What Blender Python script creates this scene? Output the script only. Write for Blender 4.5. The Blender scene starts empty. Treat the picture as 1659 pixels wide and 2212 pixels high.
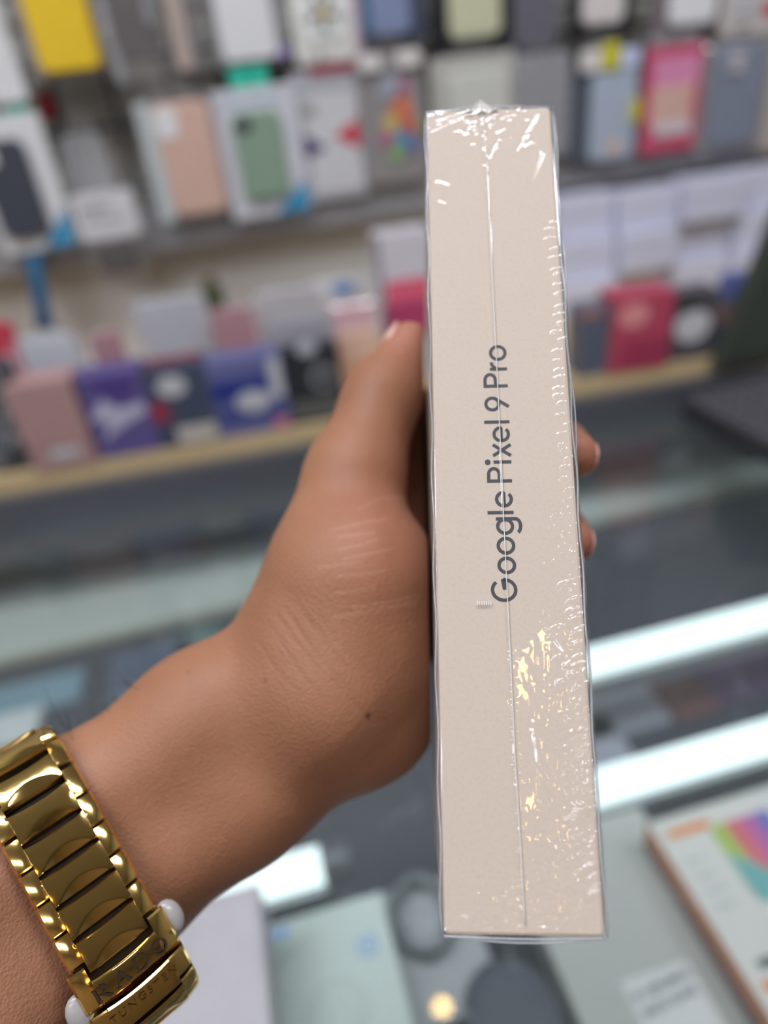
import bpy, bmesh, math, random
import numpy as np
from mathutils import Vector, Matrix

random.seed(7); rng = np.random.default_rng(7)
scene = bpy.context.scene
COL = scene.collection
PI = math.pi

# ------------------------------------------------------------------ camera
FPX, CX, CY, H = 1500.0, 829.5, 1106.0, 0.42
# rows: world X (along the display wall), Y (towards it), Z (up) in camera axes
R = np.array([[0.96541405, 0.21538012, -0.14692554],
              [-0.23820146, 0.49952429, -0.83290789],
              [-0.10599892, 0.83909886, 0.53355163]])
u_, s_, v_ = np.linalg.svd(R); R = u_ @ v_
EYE = np.array([0, 0, H])
cam_d = bpy.data.cameras.new('camera'); cam = bpy.data.objects.new('camera', cam_d); COL.objects.link(cam)
cam_d.sensor_fit = 'VERTICAL'; cam_d.sensor_height = 36.0; cam_d.lens = FPX / 2212 * 36.0
cam_d.clip_start = 0.01; cam_d.clip_end = 30
CAMW = Matrix([[*R[0], 0], [*R[1], 0], [*R[2], H], [0, 0, 0, 1]])
cam.matrix_world = CAMW
cam_d.dof.use_dof = True; cam_d.dof.focus_distance = 0.141
cam_d.dof.aperture_fstop = cam_d.lens / 4.9; cam_d.dof.aperture_blades = 0
scene.camera = cam

# ------------------------------------------------------------------ world, exposure
world = bpy.data.worlds.new('world'); scene.world = world; world.use_nodes = True
world.node_tree.nodes['Background'].inputs[0].default_value = (0.75, 0.78, 0.85, 1)
world.node_tree.nodes['Background'].inputs[1].default_value = 0.25
scene.view_settings.view_transform = 'Standard'
scene.view_settings.look = 'None'
scene.view_settings.exposure = 0.0
scene.view_settings.gamma = 1.0
scene.view_settings.use_curve_mapping = False
cy = scene.cycles                                                           # light paths kept short so the frame renders in reasonable time
cy.max_bounces = 5; cy.diffuse_bounces = 3; cy.glossy_bounces = 3; cy.transmission_bounces = 2; cy.transparent_max_bounces = 12
cy.use_light_tree = False; cy.use_adaptive_sampling = True; cy.adaptive_threshold = 0.03; cy.caustics_reflective = False; cy.caustics_refractive = False

# ------------------------------------------------------------------ geometry of the place, from measured points
def ray(px, py):
    return R @ np.array([(px - CX) / FPX, -(py - CY) / FPX, -1.0])
def onZ(px, py, z):
    v = ray(px, py); return EYE + v * ((z - H) / v[2])
def onY(px, py, y):
    v = ray(px, py); return EYE + v * (y / v[1])
def cp(px, py, z):                      # camera-frame point at distance z
    return np.array([(px - CX) / FPX * z, -(py - CY) / FPX * z, -z])

# ------------------------------------------------------------------ helpers
def lin(c):
    c = [x / 255 for x in c]
    return tuple(x / 12.92 if x <= 0.04045 else ((x + 0.055) / 1.055) ** 2.4 for x in c) + (1.0,)
MATS = {}
def mat(name, rgb, rough=0.5, metal=0.0, spec=0.5, noise=0.06, scale=60.0, bump=0.0, bscale=300.0, emit=0.0, coat=0.0):
    if name in MATS: return MATS[name]
    m = bpy.data.materials.new(name); m.use_nodes = True; nt = m.node_tree; b = nt.nodes['Principled BSDF']
    c = lin(rgb)
    b.inputs['Roughness'].default_value = rough; b.inputs['Metallic'].default_value = metal
    b.inputs['Specular IOR Level'].default_value = spec; b.inputs['Coat Weight'].default_value = coat
    b.inputs['Coat Roughness'].default_value = 0.08
    tc = nt.nodes.new('ShaderNodeTexCoord')
    if noise > 0:
        n = nt.nodes.new('ShaderNodeTexNoise'); n.inputs['Scale'].default_value = scale; n.inputs['Detail'].default_value = 4
        nt.links.new(tc.outputs['Object'], n.inputs['Vector'])
        r = nt.nodes.new('ShaderNodeMix'); r.data_type = 'RGBA'
        r.inputs[6].default_value = tuple(max(0, x * (1 - noise)) for x in c[:3]) + (1,)
        r.inputs[7].default_value = tuple(min(1, x * (1 + noise)) for x in c[:3]) + (1,)
        nt.links.new(n.outputs['Fac'], r.inputs[0]); nt.links.new(r.outputs[2], b.inputs['Base Color'])
    else:
        b.inputs['Base Color'].default_value = c
    if bump > 0:
        n2 = nt.nodes.new('ShaderNodeTexNoise'); n2.inputs['Scale'].default_value = bscale; n2.inputs['Detail'].default_value = 5
        nt.links.new(tc.outputs['Object'], n2.inputs['Vector'])
        bp = nt.nodes.new('ShaderNodeBump'); bp.inputs['Strength'].default_value = bump; bp.inputs['Distance'].default_value = 0.002
        nt.links.new(n2.outputs['Fac'], bp.inputs['Height']); nt.links.new(bp.outputs[0], b.inputs['Normal'])
    if emit > 0:
        b.inputs['Emission Color'].default_value = c; b.inputs['Emission Strength'].default_value = emit
    MATS[name] = m; return m
def clear_mat(name, tint=(1, 1, 1), ior=1.5, rough=0.03, gain=1.0, haze=0.0, hazecol=(255, 255, 255), bump=0.0, bscale=60.0):
    """thin clear sheet: see-through, with a Fresnel reflection on its outer side and an optional milky share"""
    if name in MATS: return MATS[name]
    m = bpy.data.materials.new(name); m.use_nodes = True; nt = m.node_tree; N = nt.nodes; L = nt.links
    N.remove(N['Principled BSDF']); out = N['Material Output']
    tr = N.new('ShaderNodeBsdfTransparent'); tr.inputs[0].default_value = (*tint, 1)
    gl = N.new('ShaderNodeBsdfGlossy'); gl.inputs['Roughness'].default_value = rough
    fr = N.new('ShaderNodeFresnel'); fr.inputs[0].default_value = ior
    ge = N.new('ShaderNodeNewGeometry')
    sub = N.new('ShaderNodeMath'); sub.operation = 'SUBTRACT'; sub.inputs[0].default_value = 1.0; L.new(ge.outputs['Backfacing'], sub.inputs[1])
    mx0 = N.new('ShaderNodeMath'); mx0.operation = 'MULTIPLY'; mx0.inputs[1].default_value = gain; L.new(sub.outputs[0], mx0.inputs[0])
    mu = N.new('ShaderNodeMath'); mu.operation = 'MULTIPLY'; mu.use_clamp = True; L.new(fr.outputs[0], mu.inputs[0]); L.new(mx0.outputs[0], mu.inputs[1])
    base = tr
    if haze > 0:
        df = N.new('ShaderNodeBsdfDiffuse'); df.inputs[0].default_value = lin(hazecol)
        mh = N.new('ShaderNodeMixShader'); mh.inputs[0].default_value = haze
        L.new(tr.outputs[0], mh.inputs[1]); L.new(df.outputs[0], mh.inputs[2]); base = mh
    mx = N.new('ShaderNodeMixShader'); L.new(mu.outputs[0], mx.inputs[0]); L.new(base.outputs[0], mx.inputs[1]); L.new(gl.outputs[0], mx.inputs[2])
    L.new(mx.outputs[0], out.inputs[0])
    if bump > 0:
        tc = N.new('ShaderNodeTexCoord'); n = N.new('ShaderNodeTexNoise'); n.inputs['Scale'].default_value = bscale; n.inputs['Detail'].default_value = 3
        bp = N.new('ShaderNodeBump'); bp.inputs['Strength'].default_value = bump; bp.inputs['Distance'].default_value = 0.004
        L.new(tc.outputs['Object'], n.inputs['Vector']); L.new(n.outputs['Fac'], bp.inputs['Height'])
        L.new(bp.outputs[0], gl.inputs['Normal']); L.new(bp.outputs[0], fr.inputs['Normal'])
    MATS[name] = m; return m
def emit_mat(name, rgb, strength):
    if name in MATS: return MATS[name]
    m = bpy.data.materials.new(name); m.use_nodes = True; nt = m.node_tree
    nt.nodes.remove(nt.nodes['Principled BSDF']); e = nt.nodes.new('ShaderNodeEmission')
    e.inputs[0].default_value = lin(rgb); e.inputs[1].default_value = strength
    nt.links.new(e.outputs[0], nt.nodes['Material Output'].inputs[0]); MATS[name] = m; return m

def me(verts, faces, smooth=False):
    m = bpy.data.meshes.new('mesh'); m.from_pydata([tuple(map(float, v)) for v in verts], [], faces)
    m.update()
    if smooth: m.polygons.foreach_set('use_smooth', [True] * len(m.polygons))
    return m
def obj(name, mesh, m, parent=None, loc=(0, 0, 0), rot=(0, 0, 0), mw=None):
    o = bpy.data.objects.new(name, mesh); COL.objects.link(o)
    mesh.name = name
    if m is not None and not mesh.materials: mesh.materials.append(m)
    o.parent = parent; o.location = loc; o.rotation_euler = rot
    if mw is not None: o.matrix_basis = mw
    return o
def tag(o, label, cat=None, group=None, kind=None):
    if label: o['label'] = label
    if cat: o['category'] = cat
    if group: o['group'] = group
    if kind: o['kind'] = kind
    return o
def thing(name, label, cat, loc=(0, 0, 0), rz=0.0, group=None):
    o = bpy.data.objects.new(name, None); COL.objects.link(o); o.empty_display_size = 0.02
    o.location = tuple(map(float, loc)); o.rotation_euler = (0, 0, rz); return tag(o, label, cat, group)
def join(parts):
    V, F = [], []
    for v, f in parts:
        n = len(V); V += list(v); F += [[i + n for i in q] for q in f]
    return V, F
def box(x0, x1, y0, y1, z0, z1):
    v = [(x, y, z) for z in (z0, z1) for y in (y0, y1) for x in (x0, x1)]
    return v, [[0, 2, 3, 1], [4, 5, 7, 6], [0, 1, 5, 4], [2, 6, 7, 3], [0, 4, 6, 2], [1, 3, 7, 5]]
def outline(w, h, r, n=5, cx=0.0, z0=0.0):
    r = min(r, w / 2 - 1e-5, h / 2 - 1e-5); pts = []
    for ax, az, a0 in ((w / 2 - r, r, -90), (w / 2 - r, h - r, 0), (-w / 2 + r, h - r, 90), (-w / 2 + r, r, 180)):
        for k in range(n):
            a = math.radians(a0 + 90 * k / (n - 1)); pts.append((cx + ax + r * math.cos(a), z0 + az + r * math.sin(a)))
    return pts
def slab(w, h, t, r=0.002, bev=0.0006, cx=0.0, z0=0.0, y=0.0, n=5):
    """upright rounded slab: x across, z up, front towards -y; y = back plane"""
    bev = min(bev, t * 0.45, r * 0.8)
    o = outline(w, h, r, n, cx, z0); i = outline(w - 2 * bev, h - 2 * bev, max(r - bev, 1e-4), n, cx, z0 + bev); k = len(o)
    v = [(a, y, b) for a, b in o] + [(a, y - t + bev, b) for a, b in o] + [(a, y - t, b) for a, b in i]
    f = [[j, (j + 1) % k, k + (j + 1) % k, k + j] for j in range(k)] + [[k + j, k + (j + 1) % k, 2 * k + (j + 1) % k, 2 * k + j] for j in range(k)]
    f += [list(range(2 * k, 3 * k)), list(range(k - 1, -1, -1))]
    return v, f
def prism(pts, t, y=0.0):
    k = len(pts)
    v = [(a, y, b) for a, b in pts] + [(a, y - t, b) for a, b in pts]
    return v, [[j, (j + 1) % k, k + (j + 1) % k, k + j] for j in range(k)] + [list(range(k, 2 * k)), list(range(k - 1, -1, -1))]
def tube(pts, r, n=8, cap=True):
    pts = [np.array(p, float) for p in pts]; V, F = [], []
    rr = r if hasattr(r, '__len__') else [r] * len(pts)
    for i, p in enumerate(pts):
        d = pts[min(i + 1, len(pts) - 1)] - pts[max(i - 1, 0)]; d /= np.linalg.norm(d)
        a = np.cross(d, (0, 0, 1) if abs(d[2]) < 0.9 else (1, 0, 0)); a /= np.linalg.norm(a); b = np.cross(d, a)
        for k in range(n):
            th = 2 * PI * k / n; V.append(p + rr[i] * (math.cos(th) * a + math.sin(th) * b))
    for i in range(len(pts) - 1):
        for k in range(n): F.append([i * n + k, i * n + (k + 1) % n, (i + 1) * n + (k + 1) % n, (i + 1) * n + k])
    if cap: F += [list(range(n - 1, -1, -1)), list(range((len(pts) - 1) * n, len(pts) * n))]
    return V, F
def struct(name, vf, m, parent=None):
    o = obj(name, me(*vf), m, parent)
    if parent is None: o['kind'] = 'structure'
    return o
def text_mesh(body, size, font_shear=0.0, space=1.0, extrude=0.0, offset=0.0):
    c = bpy.data.curves.new('print', 'FONT'); c.body = body; c.size = size; c.shear = font_shear; c.space_character = space
    c.extrude = extrude; c.offset = offset; c.align_x = 'CENTER'; c.align_y = 'CENTER'; c.resolution_u = 3
    o = bpy.data.objects.new('print', c); COL.objects.link(o)
    dg = bpy.context.evaluated_depsgraph_get(); m = bpy.data.meshes.new_from_object(o.evaluated_get(dg))
    bpy.data.objects.remove(o); bpy.data.curves.remove(c); return m

# ------------------------------------------------------------------ materials
M_wall = mat('grey painted wall', (172, 169, 160), 0.8, noise=0.05, scale=8)
M_panel = mat('pale grey laminate', (222, 221, 216), 0.45, noise=0.03, scale=10)
M_rail = mat('brushed grey metal', (168, 168, 171), 0.4, metal=0.35, noise=0.08, scale=30)
M_dark = mat('dark anodised aluminium', (108, 110, 116), 0.35, metal=0.5, noise=0.06)
M_black = mat('black plastic', (28, 28, 31), 0.4)
M_wire = mat('dark wire', (60, 60, 62), 0.45, metal=0.4)
M_floor = mat('grey floor tile', (120, 116, 110), 0.4, noise=0.1, scale=6)
M_ceil = mat('white ceiling', (215, 214, 210), 0.9, noise=0.03, scale=5)
M_back = mat('warm beige shop wall', (158, 140, 118), 0.7, noise=0.1, scale=4)
M_lamp = emit_mat('lamp diffuser', (240, 244, 255), 30.0)
M_lamp2 = emit_mat('dimmer lamp diffuser', (244, 244, 255), 13.0)
M_warm = emit_mat('warm bulb', (255, 205, 120), 45.0)
M_lamp3 = emit_mat('side lamp diffuser', (242, 244, 255), 22.0)
M_tube = emit_mat('led tube glow', (224, 243, 246), 1.9)
M_clear = clear_mat('clear plastic pack', (0.985, 0.985, 0.99), 1.5, 0.05, 2.4, haze=0.04, bump=0.35, bscale=38)
M_clear2 = clear_mat('crumpled clear bag', (0.98, 0.98, 0.985), 1.5, 0.12, 2.0, haze=0.16, hazecol=(240, 242, 246), bump=0.7, bscale=55)
M_white = mat('white card', (222, 221, 219), 0.5, noise=0.02)

# ------------------------------------------------------------------ the room
XL, XR, YB, YF, ZF, ZC = -1.7, 2.0, 1.16, -2.2, -0.95, 1.75
struct('floor', box(XL, XR, YF, YB, ZF - 0.05, ZF), M_floor)
struct('ceiling', box(XL, XR, YF, YB, ZC, ZC + 0.05), M_ceil)
struct('wall_back', box(XL, XR, YB, YB + 0.05, ZF, ZC), M_wall)
struct('wall_left', box(XL - 0.05, XL, YF, YB, ZF, ZC), M_wall)
struct('wall_right', box(XR, XR + 0.05, YF, YB, ZF, ZC), M_wall)
struct('wall_front', box(XL, XR, YF - 0.05, YF, ZF, ZC), M_back)
def ceiling_lamp(x, y, lx, ly, label, m=M_lamp):
    t = thing('ceiling_lamp', label, 'lamp', (x, y, ZC), 0, 'ceiling lamps')
    obj('housing', me(*box(-lx / 2 - .02, lx / 2 + .02, -ly / 2 - .02, ly / 2 + .02, -0.03, -0.0005)), M_ceil, t)
    obj('diffuser', me(*box(-lx / 2, lx / 2, -ly / 2, ly / 2, -0.036, -0.0302)), m, t)
ceiling_lamp(-0.25, 0.30, 1.3, 0.16, 'long white ceiling lamp above the glass counter')
ceiling_lamp(-0.98, -0.55, 1.2, 0.16, 'long white ceiling lamp behind and left of the camera', M_lamp3)
ceiling_lamp(1.0, -0.15, 0.9, 0.16, 'long white ceiling lamp over the right end of the counter')
ceiling_lamp(-1.05, -1.55, 1.1, 0.16, 'long white ceiling lamp at the shop front', M_lamp2)
def spot(x, y, z, label, r=.05):
    t = thing('spot_lamp', label, 'lamp', (x, y, z), 0, 'warm spot lamps')
    ring = []
    for k in range(20):
        a = 2 * PI * k / 20; ring.append((r * math.cos(a), r * math.sin(a)))
    V = [(a, b, zz) for zz in (-0.03, 0.05) for a, b in ring]; F = [[k, (k + 1) % 20, 20 + (k + 1) % 20, 20 + k] for k in range(20)] + [list(range(20, 40))]
    obj('can', me(V, F), M_white, t)
    V = [(0, 0, -0.03)] + [(a * .9, b * .9, -0.02) for a, b in ring]; F = [[0, 1 + (k + 1) % 20, 1 + k] for k in range(20)]
    obj('bulb', me(V, F, True), M_warm, t)
    obj('stem', me(*tube([(0, 0, 0.05), (0, 0, ZC - z)], 0.008)), M_white, t)
spot(0.06, -1.3, 1.60, 'warm hanging spot lamp nearer the camera')
spot(0.13, 0.80, 1.60, 'warm hanging spot lamp over the rear of the counter', .02)
spot(0.05, -1.85, 1.58, 'warm hanging spot lamp farthest back at the shop front')

# lower panel behind the boxes, rail, ledge, counter
YW = 1.10
struct('trim_1', box(XL, XR, YW, YB, 0.0, 0.262), M_panel)                 # pale back panel under the rail
zr0 = onY(0, 598, 1.055)[2]; zr1 = onY(0, 520, 1.055)[2]
struct('trim_2', box(XL, XR, 1.055, YB, zr0, zr1), M_rail)                 # grey shelf rail
M_wood = mat('cream wood ledge', (206, 182, 138), 0.5, noise=0.12, scale=14)
SLANT = -0.07                                                                # the counter and ledge run slightly askew to the wall
def yl(x, y): return y + SLANT * (x + .33)
def wedge(x0, x1, ya, yb, z0, z1, back=None):                                # bar whose front (and back) edge follows the ledge line
    v = [(x, y, z) for z in (z0, z1) for x, y in ((x0, yl(x0, ya)), (x1, yl(x1, ya)), (x1, back or yl(x1, yb)), (x0, back or yl(x0, yb)))]
    return v, [[3, 2, 1, 0], [4, 5, 6, 7], [0, 1, 5, 4], [1, 2, 6, 5], [2, 3, 7, 6], [3, 0, 4, 7]]
struct('trim_3', wedge(XL, XR, 0.838, 0, 0.012, 0.052, YW - .001), M_wood)

# ------------------------------------------------------------------ glass counter
GX0, GX1, GY0, GY1 = -1.1, 1.4, -0.12, 0.812
ct = thing('glass_counter', 'glass-topped display counter with a dark metal rear frame', 'counter', (0, 0, ZF))
def cpart(name, vf, m, par=None):
    return obj(name, me([(a, b, c - ZF) for a, b, c in vf[0]], vf[1]), m, par or ct)
M_glass = clear_mat('counter glass', (0.96, 0.98, 0.975), 1.62, 0.015, 1.3, haze=0.03, hazecol=(190, 205, 205))
def gbox(x0, x1, z0, z1, y0=GY0):
    v = [(x, y, z) for z in (z0, z1) for x, y in ((x0, y0), (x1, y0), (x1, yl(x1, GY1)), (x0, yl(x0, GY1)))]
    return v, [[3, 2, 1, 0], [4, 5, 6, 7], [0, 1, 5, 4], [1, 2, 6, 5], [2, 3, 7, 6], [3, 0, 4, 7]]
gt = cpart('glass_top', gbox(GX0, GX1, -0.008, 0.0), M_glass)
cpart('rear_frame', join([wedge(GX0, GX1, GY1 + .0005, GY1 + 0.02, -0.06, 0.016), wedge(GX0, GX1, GY1 + .004, GY1 + 0.022, 0.0162, 0.031)]), M_dark)
cpart('front_frame', box(GX0, GX1, GY0 - 0.02, GY0 - .0005, -0.06, 0.003), M_dark)
cpart('side_panel', box(GX0 - 0.02, GX0 - .0002, GY0, GY1, ZF, 0.0), M_dark)
cpart('side_panel', box(GX1 + .0002, GX1 + 0.02, GY0, GY1 - .12, ZF, 0.0), M_dark)
M_tray = mat('dark slate tray', (58, 60, 70), 0.6, noise=0.25, scale=9)
SZ = -0.14
cpart('display_shelf', gbox(GX0, GX1, SZ - 0.02, SZ), M_tray)
cpart('base_cabinet', gbox(GX0, GX1, ZF, SZ - 0.0202, GY0 + .02), M_panel)
# scratches on the glass
V, F = [], []
for k in range(150):
    x, y = rng.uniform(-0.3, 0.55), rng.uniform(0.12, 0.5); a = rng.normal(0.9, 0.9); l = rng.exponential(0.011) + 0.002; w = rng.uniform(0.0001, 0.00024)
    cur = rng.normal(0, 0.25); n = len(V)
    for i in range(4):
        t = i / 3; aa = a + cur * t; px_, py_ = x + l * t * math.cos(aa), y + l * t * math.sin(aa)
        V += [(px_ - w * math.sin(aa), py_ + w * math.cos(aa), 0.00012 - ZF), (px_ + w * math.sin(aa), py_ - w * math.cos(aa), 0.00012 - ZF)]
    F += [[n + 2 * i, n + 2 * i + 1, n + 2 * i + 3, n + 2 * i + 2] for i in range(3)]
sc = obj('scratches', me(V, F), clear_mat('scratch', (1, 1, 1), 1.5, 0.3, 1.0, haze=0.55, hazecol=(225, 230, 235)), ct); sc['kind'] = 'stuff'

def led_tube(Y, x0, x1, label):
    z = -0.045
    t = thing('led_tube', label, 'lamp', (0, Y, z), 0, 'tubes inside the counter')
    obj('tube', me(*tube([(x0, 0, 0), (x1, 0, 0)], 0.0125, 14), True), M_tube, t)
    obj('end_cap', me(*tube([(x0 - 0.02, 0, 0), (x0 - .0003, 0, 0)], 0.0135, 14)), M_dark, t)
    obj('end_cap', me(*tube([(x1 + .0003, 0, 0), (x1 + 0.02, 0, 0)], 0.0135, 14)), M_dark, t)
    obj('batten', me(*box(x0, x1, -0.012, 0.012, -0.034, -0.0135)), M_rail, t)
led_tube(onZ(1450, 1375, -0.04)[1], onZ(1060, 1480, -.04)[0], 1.0, 'glowing white tube lamp under the glass, farther from the front')
led_tube(onZ(1450, 1645, -0.04)[1], onZ(1080, 1740, -.04)[0], 1.0, 'glowing white tube lamp under the glass, nearer the front boxes')
led_tube(onZ(1450, 1645, -0.04)[1] + .004, -.4, onZ(690, 1845, -.04)[0], 'short glowing tube lamp showing below the forearm')

# ------------------------------------------------------------------ packs and boxes on the display wall
def place(top, bot, w, Y):
    P0, P1 = onY(*top, Y), onY(*bot, Y); cx = (top[0] + bot[0]) / 2; cy = (top[1] + bot[1]) / 2
    a, b = onY(cx - w / 2, cy, Y), onY(cx + w / 2, cy, Y)
    return (P0[0] + P1[0]) / 2, P1[2], b[0] - a[0], P0[2] - P1[2]
class Pack:
    def __init__(s, name, label, cat, top, bot, w, Y, group=None, tilt=0.0, zbase=None):
        x, z, s.w, s.h = place(top, bot, w, Y)
        if zbase is not None: s.h += z - zbase; z = zbase
        s.e = thing(name, label, cat, (x, Y, z), 0, group); s.e.rotation_euler = (0, tilt, 0)
    def part(s, name, m, fx0=0, fx1=1, fz0=0, fz1=1, t=0.01, y=0.0, r=0.003, bev=0.0006, par=None):
        w = s.w * (fx1 - fx0); h = s.h * (fz1 - fz0)
        return obj(name, me(*slab(w, h, t, r, bev, s.w * ((fx0 + fx1) / 2 - 0.5), s.h * fz0, y)), m, par or s.e)
    def poly(s, name, m, pts, t=0.0006, y=0.0, par=None):
        return obj(name, me(*prism([(s.w * (a - .5), s.h * b) for a, b in pts], t, y)), m, par or s.e)
    def disc(s, name, m, fx, fz, rx, rz, t=0.0008, y=0.0, par=None, n=18):
        return s.poly(name, m, [(fx + rx * math.cos(2 * PI * k / n), fz + rz * math.sin(2 * PI * k / n)) for k in range(n)], t, y, par)
    def hang(s, short=False):          # euro hanger tab and peg hook
        obj('hanger_tab', me(*slab(s.w * .4, .022, .0008, .006, .0002, 0, s.h - .002, 0.0005)), M_clear, s.e)
        obj('peg_hook', me(*tube([(0, (.010 if short else 1.132 - s.e.location[1]), s.h + .012), (0, -0.01, s.h + .012), (0, -0.016, s.h + .018)], .002, 6)), M_wire, s.e)
G_A, G_B, G_C = 'case packs on the upper hooks', 'case packs on the lower hooks', 'boxes standing on the wood ledge'
YA = 1.085; YBB = 1.055
def cm(name, rgb, rough=.45, **k): return mat(name, rgb, rough, **k)
DKC = cm('charcoal card', (62, 61, 64)); BLK = cm('black card', (38, 38, 42)); GRY = cm('mid grey card', (150, 150, 152)); LGR = cm('light grey card', (196, 196, 198))
GREEN_TAG = cm('turquoise tag', (44, 190, 160))
BLUE = cm('sky blue print', (52, 146, 190)); RED = cm('red print', (205, 62, 80)); PURP = cm('purple print', (84, 68, 112))

# row A (upper hooks)
p = Pack('case_pack', 'white case pack with turquoise tag at the left frame edge', 'phone case', (-42, -60), (-2, 226), 92, YA, G_A)
p.part('card', M_white, t=.012); p.part('price_tag', GREEN_TAG, .3, .88, -.13, -.005, .001, -.006, .001); p.hang()
p = Pack('case_pack', 'bright yellow phone case in a clear grey-edged pack', 'phone case', (88, -150), (152, 166), 178, YA, G_A)
p.part('card', cm('warm grey card', (150, 143, 140)), t=.004, r=.008); p.part('phone_case', cm('bright yellow silicone', (236, 196, 42), .45), .1, .9, .03, .96, .01, -.005, .011, .003); p.hang()
p = Pack('blister_pack', 'glossy clear blister pack with a dark grey case, right of the yellow one', 'phone case', (262, -120), (300, 184), 130, YA - .02, G_A)
p.part('phone_case', cm('dark taupe', (88, 84, 84)), .12, .95, .18, .95, .008, 0, .01, .002); p.part('blister', M_clear, 0, 1, 0, 1, .016, .004, .008, .003)
for fx, fz in ((.0, .33), (.03, .02), (.75, .42)):
    p.part('blister_rib', M_clear2, fx, fx + .16, fz, fz + .3, .006, -.0125, .006, .002)
p.hang()
p = Pack('case_pack', 'narrow beige case pack turned edge-on beside the glossy blister pack', 'phone case', (372, -100), (398, 165), 58, YA, G_A)
p.part('card', cm('grey violet card', (128, 124, 132)), t=.006); p.part('phone_case', cm('beige silicone', (186, 168, 156)), .05, .72, .03, .95, .008, -.0065, .008, .002); p.hang()
p = Pack('case_pack', 'plain white case pack with a lilac sticker, above the green case', 'phone case', (510, -130), (542, 143), 158, YA, G_A)
p.part('card', GRY, t=.006, r=.006); p.part('phone_case', cm('white silicone', (226, 225, 223)), .08, .86, .04, .96, .009, -.0065, .01, .002)
p.disc('sticker', cm('lilac sticker', (170, 150, 214)), .9, .09, .1, .055, .001, -.0066); p.hang()
p = Pack('case_pack', 'shiny white pack with a pale yellow flower print and pink side', 'phone case', (688, -130), (705, 136), 150, YA, G_A)
p.part('card', cm('cream card', (222, 221, 212)), t=.008, r=.006); p.part('side_band', cm('dusty pink print', (190, 160, 178)), .9, 1, .02, .98, .0006, -.0082, .002)
for a in range(5):
    p.disc('petal', cm('white petal', (236, 236, 232)), .47 + .2 * math.cos(a * 1.257 + .3), .42 + .13 * math.sin(a * 1.257 + .3), .17, .11, .002, -.0082)
p.disc('flower_heart', cm('pale gold', (216, 200, 150)), .47, .42, .09, .06, .001, -.0104); p.hang()
p = Pack('case_pack', 'blue grey phone case in a dark pack above the rainbow glitter case', 'phone case', (842, -130), (845, 94), 138, YA, G_A)
p.part('card', cm('navy card', (66, 72, 92)), t=.006); p.part('phone_case', cm('blue grey silicone', (132, 144, 176)), .12, .75, .08, .95, .009, -.0065, .01, .002)
p.part('side_band', cm('teal print', (60, 124, 150)), .0, .1, .12, .6, .0006, -.0062, .001); p.hang()
p = Pack('case_pack', 'cream yellow phone case framed by a black pack, behind the boxed phone', 'phone case', (1018, -130), (1020, 110), 172, YA, G_A)
p.part('card', BLK, t=.006); p.part('phone_case', cm('cream yellow silicone', (206, 206, 172)), .17, .82, .12, .97, .009, -.0065, .011, .002); p.hang()
p = Pack('blister_pack', 'dark violet grey case pack just above the boxed phone', 'phone case', (1148, -130), (1150, 110), 104, YA, G_A)
p.part('card', cm('violet grey card', (98, 96, 112)), t=.006); p.part('blister', M_clear, 0.04, .96, .04, .97, .012, -.0065, .008, .002); p.hang()
p = Pack('case_pack', 'white phone case in a black pack above the yellow-tagged case', 'phone case', (1300, -130), (1297, 80), 138, YA, G_A)
p.part('card', BLK, t=.006); p.part('phone_case', cm('warm white silicone', (226, 218, 214)), .16, .8, .13, .97, .009, -.0065, .011, .002); p.hang()
p = Pack('case_pack', 'bright white phone case with a gold ring in a grey pack', 'phone case', (1492, -130), (1486, 74), 160, YA, G_A)
p.part('card', cm('taupe card', (124, 114, 116)), t=.006); p.part('phone_case', cm('bright white silicone', (240, 240, 240)), .2, .82, .1, .97, .009, -.0065, .011, .002)
ring = [(.045 * .4 * math.cos(a) + .02, -.0085, .05 + .018 * math.sin(a)) for a in np.linspace(0, 2 * PI, 17)]
obj('ring_holder', me(*tube(ring, .0012, 6)), mat('pale gold metal', (216, 190, 130), .25, metal=1), p.e); p.hang()
p = Pack('case_pack', 'pale beige pack with a red dot at the upper right edge', 'phone case', (1650, -130), (1628, 72), 158, YA, G_A)
p.part('card', cm('pale beige card', (214, 206, 200)), t=.01); p.disc('red_dot', RED, .68, .25, .15, .1, .001, -.0102)
p.part('print', LGR, .12, .5, .2, .4, .0006, -.0102, .002); p.hang()

# row B (lower hooks)
p = Pack('case_pack', 'white pack showing a charcoal case with blue corner, far left', 'phone case', (28, 246), (68, 540), 172, YBB - .01, G_B)
p.part('card', M_white, t=.016, r=.006); p.part('phone_case', cm('charcoal silicone', (66, 70, 80)), .1, .72, .13, .84, .009, -.0165, .011, .002)
p.part('camera_window_or_glare', M_white, .14, .36, .66, .8, .001, -.0258, .006); p.poly('corner_print', BLUE, [(.55, .015), (.97, .015), (.97, .3)], .0008, -.0162); p.hang(True)
obj_strap = thing('clip_strip', 'blue plastic strip hanging below the charcoal case pack', 'strip', (0, 0, 0))
a, b = onY(66, 520, 1.035), onY(98, 702, 1.035)
V, F = [], []
for k in range(7):
    t = k / 6; q = a * (1 - t) + b * t; V += [(q[0] - .009, q[1] - .008 * math.sin(PI * t), q[2]), (q[0] + .009, q[1] - .008 * math.sin(PI * t), q[2]), (q[0] + .009, q[1] + .003 - .008 * math.sin(PI * t), q[2]), (q[0] - .009, q[1] + .003 - .008 * math.sin(PI * t), q[2])]
for k in range(6): F += [[4 * k + i, 4 * k + (i + 1) % 4, 4 * k + 4 + (i + 1) % 4, 4 * k + 4 + i] for i in range(4)]
F += [[0, 1, 2, 3], [24, 27, 26, 25]]
obj('strip', me(V, F), cm('blue plastic', (40, 104, 144), .4), obj_strap)
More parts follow.
